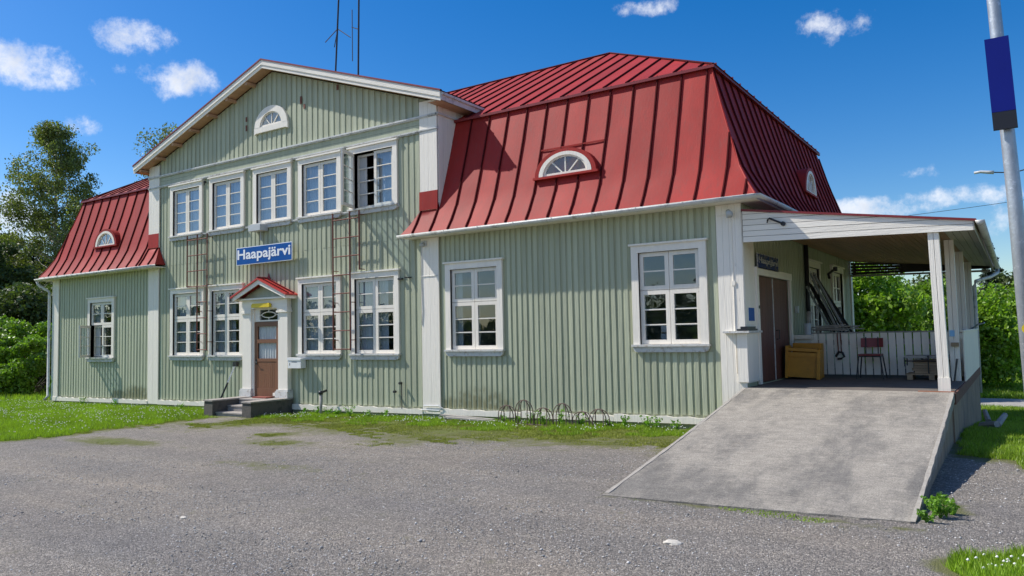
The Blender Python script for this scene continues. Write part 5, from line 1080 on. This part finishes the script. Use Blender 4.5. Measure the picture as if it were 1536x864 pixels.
blades('grass','patchy moss in the gravel yard',60000,(-12.5,-3),(-6.5,-2.6),.006,.02,.40,MOSSM,9)
blades('grass','lawn far left of the station',160000,(-60,-26),(-12,14),.06,.2,.3,GRASSM,10,wd=.016)
def flowers(n,xr,yr,seed,hz,cond,label,s=.012):
    rng=np.random.default_rng(seed); x=rng.uniform(*xr,n); y=rng.uniform(*yr,n); k=(gmask(x,y)>.8)&cond(x,y)&(np.sin(x*2.1+y)*np.sin(y*3.1-x)>-.2); x=x[k];y=y[k];n=len(x); z=gz(x,y)+hz*rng.uniform(.6,1.2,n); m=[]
    ang=np.linspace(0,2*np.pi,6,endpoint=False); P=np.stack([x[:,None]+s*np.cos(ang),y[:,None]+s*np.sin(ang),np.repeat(z[:,None],6,1)+rng.uniform(-.004,.004,(n,6))],-1); top=np.stack([x,y,z+s*.9],1)[:,None,:]
    bot=np.stack([x,y,z-s*.8],1)[:,None,:]
    v=np.concatenate([P,top,bot],1).reshape(-1,3); i=np.arange(n)[:,None]*8; f=np.concatenate([i+np.array([[a,(a+1)%6,6]]) for a in range(6)]+[i+np.array([[(a+1)%6,a,7]]) for a in range(6)]); o=npmesh('clover_flowers',v,f,PETAL,kind='stuff'); tag(o,label,'flowers')
flowers(2600,(-28,-12),(-6.5,-.1),50,.09,nos,'small white clover flowers dotted over the lawn',.014)
flowers(500,(-11.6,0),(-1.2,-.1),51,.08,nos,'small white clover flowers in the strip before the wall',.012)
flowers(120,(3.4,5),(-7.3,-6.5),52,.08,nos,'white clover flowers in the corner tuft',.013)
def weed(x,y,h,n,s,seed,label,group):
    rng=np.random.default_rng(seed); z0=float(gz(x,y)); t=thing('weed_plant',label,'weed',(x,y,z0),group); m=MB(); cs=[]
    for i in range(9):
        a=rng.uniform(0,6.28); r=h*rng.uniform(.1,.6); p=(x+r*math.cos(a),y+r*math.sin(a),z0+h*rng.uniform(.55,1)); m.tube([(x,y,z0),((x+p[0])/2,(y+p[1])/2,z0+h*.5),p],.005,4,.002)
        for u in (.4,.6,.8,1): cs.append([x+(p[0]-x)*u,y+(p[1]-y)*u,z0+(p[2]-z0)*u,h*.16])
    m.build('stem',WEED,t); v,f=leaves(rng,np.array(cs),n,s,1,-.3,.6); npmesh('leaves',v,f,WEED,t)
for k,(x,y,h,n_,lb) in enumerate(((3.18,-5.52,.13,170,'small bright weed at the very corner of the ramp foot'),(3.27,-5.30,.20,300,'tallest bright green weed at the lower right foot of the ramp'),(3.20,-5.08,.15,200,'bright weed hugging the ramp side behind the tallest one'),(3.36,-5.12,.12,150,'low weed in the gravel just right of the ramp foot'),(3.24,-4.62,.11,120,'small weed higher up along the right side of the ramp'))):
    weed(x,y,h,n_,.036,60+k,lb,'weeds at the ramp foot')
WL=['leafy weed between the mailbox and the standpipe','leafy weed just left of the grey standpipe','leafy weed just right of the grey standpipe','leafy weed below the left edge of the window left of the rightmost centre window','leafy weed below the rightmost centre window, left one','leafy weed below the rightmost centre window, right one','leafy weed under the small wall tap','leafy weed left of the first rack hoop','leafy weed inside the first rack hoop','leafy weed at the second rack hoop','leafy weed at the third rack hoop','leafy weed at the fourth rack hoop','leafy weed at the fifth rack hoop','leafy weed right of the last rack hoop','leafy weed below the left edge of the rightmost front window','leafy weed below the left half of the rightmost front window','leafy weed below the middle of the rightmost front window','leafy weed closest to the ramp','leafy weed left of the entrance steps','leafy weed below the first window left of the entrance','leafy weed right of the left wing window','leafy weed under the left wing window']
for k in range(22):
    x=[-10.9,-10.5,-10.1,-9.8,-9.3,-8.7,-8.2,-4.95,-4.6,-4.3,-3.9,-3.5,-3.1,-2.5,-2.2,-1.8,-1.55,-1.2,-14.6,-16.2,-19.5,-21.7][k]; weed(x,-.22-.15*R.random(),R.uniform(.14,.32),70,.05,70+k,WL[k],'weeds along the facade')
m=MB(); m.tube([(XL+.15,-.12,-.3),(XL+.12,-.16,.1),(XL+.25,-.14,.35),(XL+.1,-.12,.55)],.012,5); tag(m.build('creeper_stem',WEED),'thin green creeper stem on the left corner board','plant')
for k,(x,y,r_,lb) in enumerate(((1.48,-7.22,.05,'pale flat stone lying in the gravel in front of the ramp'),(4.02,-6.55,.06,'pale stone in the grass tuft at the lower right corner'),(-3.2,-8.6,.03,'small pale stone in the middle of the gravel yard'))):
    rs_=random.Random(k+5); m=MB(); z0=float(gz(x,y)); vs=[];n=9
    for h_,q_ in ((-.2,1.0),(.22,1.0),(.45,.62)):
        for i_ in range(n): a=2*math.pi*i_/n; e=q_*r_*(1+rs_.uniform(-.18,.18)); vs.append((x+1.5*e*math.cos(a),y+e*math.sin(a),z0+h_*r_))
    f=[(j_*n+i_,j_*n+(i_+1)%n,(j_+1)*n+(i_+1)%n,(j_+1)*n+i_) for j_ in range(2) for i_ in range(n)]+[tuple(range(2*n,3*n))]
    m.add(vs,f); tag(m.build('stone',mat('pale_stone',(.55,.51,.44),.8,.15,20) if k==0 else MATS['pale_stone'],smooth=False),lb,'stone')
# pebbles
rng=np.random.default_rng(90); n=42000; d=rng.uniform(2.2,13,n)**1.0; a=rng.uniform(-.62,.62,n)+YAW; x=3.955-d*np.sin(a)/np.cos(a-YAW); y=-13.263+d*np.cos(a)/np.cos(a-YAW)
k=(gmask(x,y)<.35)&~((x>-.1)&(x<3.15)&(y>-5.9))&(y<-.2); x=x[k];y=y[k]; n=len(x); s=rng.lognormal(-5.0,.38,n)*.9; s=np.clip(s,.003,.022)
oc=np.array([[1,0,0],[0,1,0],[-1,0,0],[0,-1,0],[0,0,.6],[0,0,-.5]],float); v=oc[None]*s[:,None,None]*rng.uniform(.6,1.3,(n,6,1)); r=rng.uniform(0,6.28,n); c,s_=np.cos(r)[:,None],np.sin(r)[:,None]
vx=v[:,:,0]*c-v[:,:,1]*s_; vy=(v[:,:,0]*s_+v[:,:,1]*c); v=np.stack([vx+x[:,None],vy+y[:,None],v[:,:,2]+(gz(x,y)+.3*s)[:,None]],-1).reshape(-1,3)
i=np.arange(n)[:,None]*6; f=np.concatenate([i+np.array([q]) for q in ([0,1,4],[1,2,4],[2,3,4],[3,0,4],[1,0,5],[2,1,5],[3,2,5],[0,3,5])]); o=npmesh('gravel',v,f,PEB,kind='stuff'); tag(o,'loose grey gravel stones on the yard','gravel')
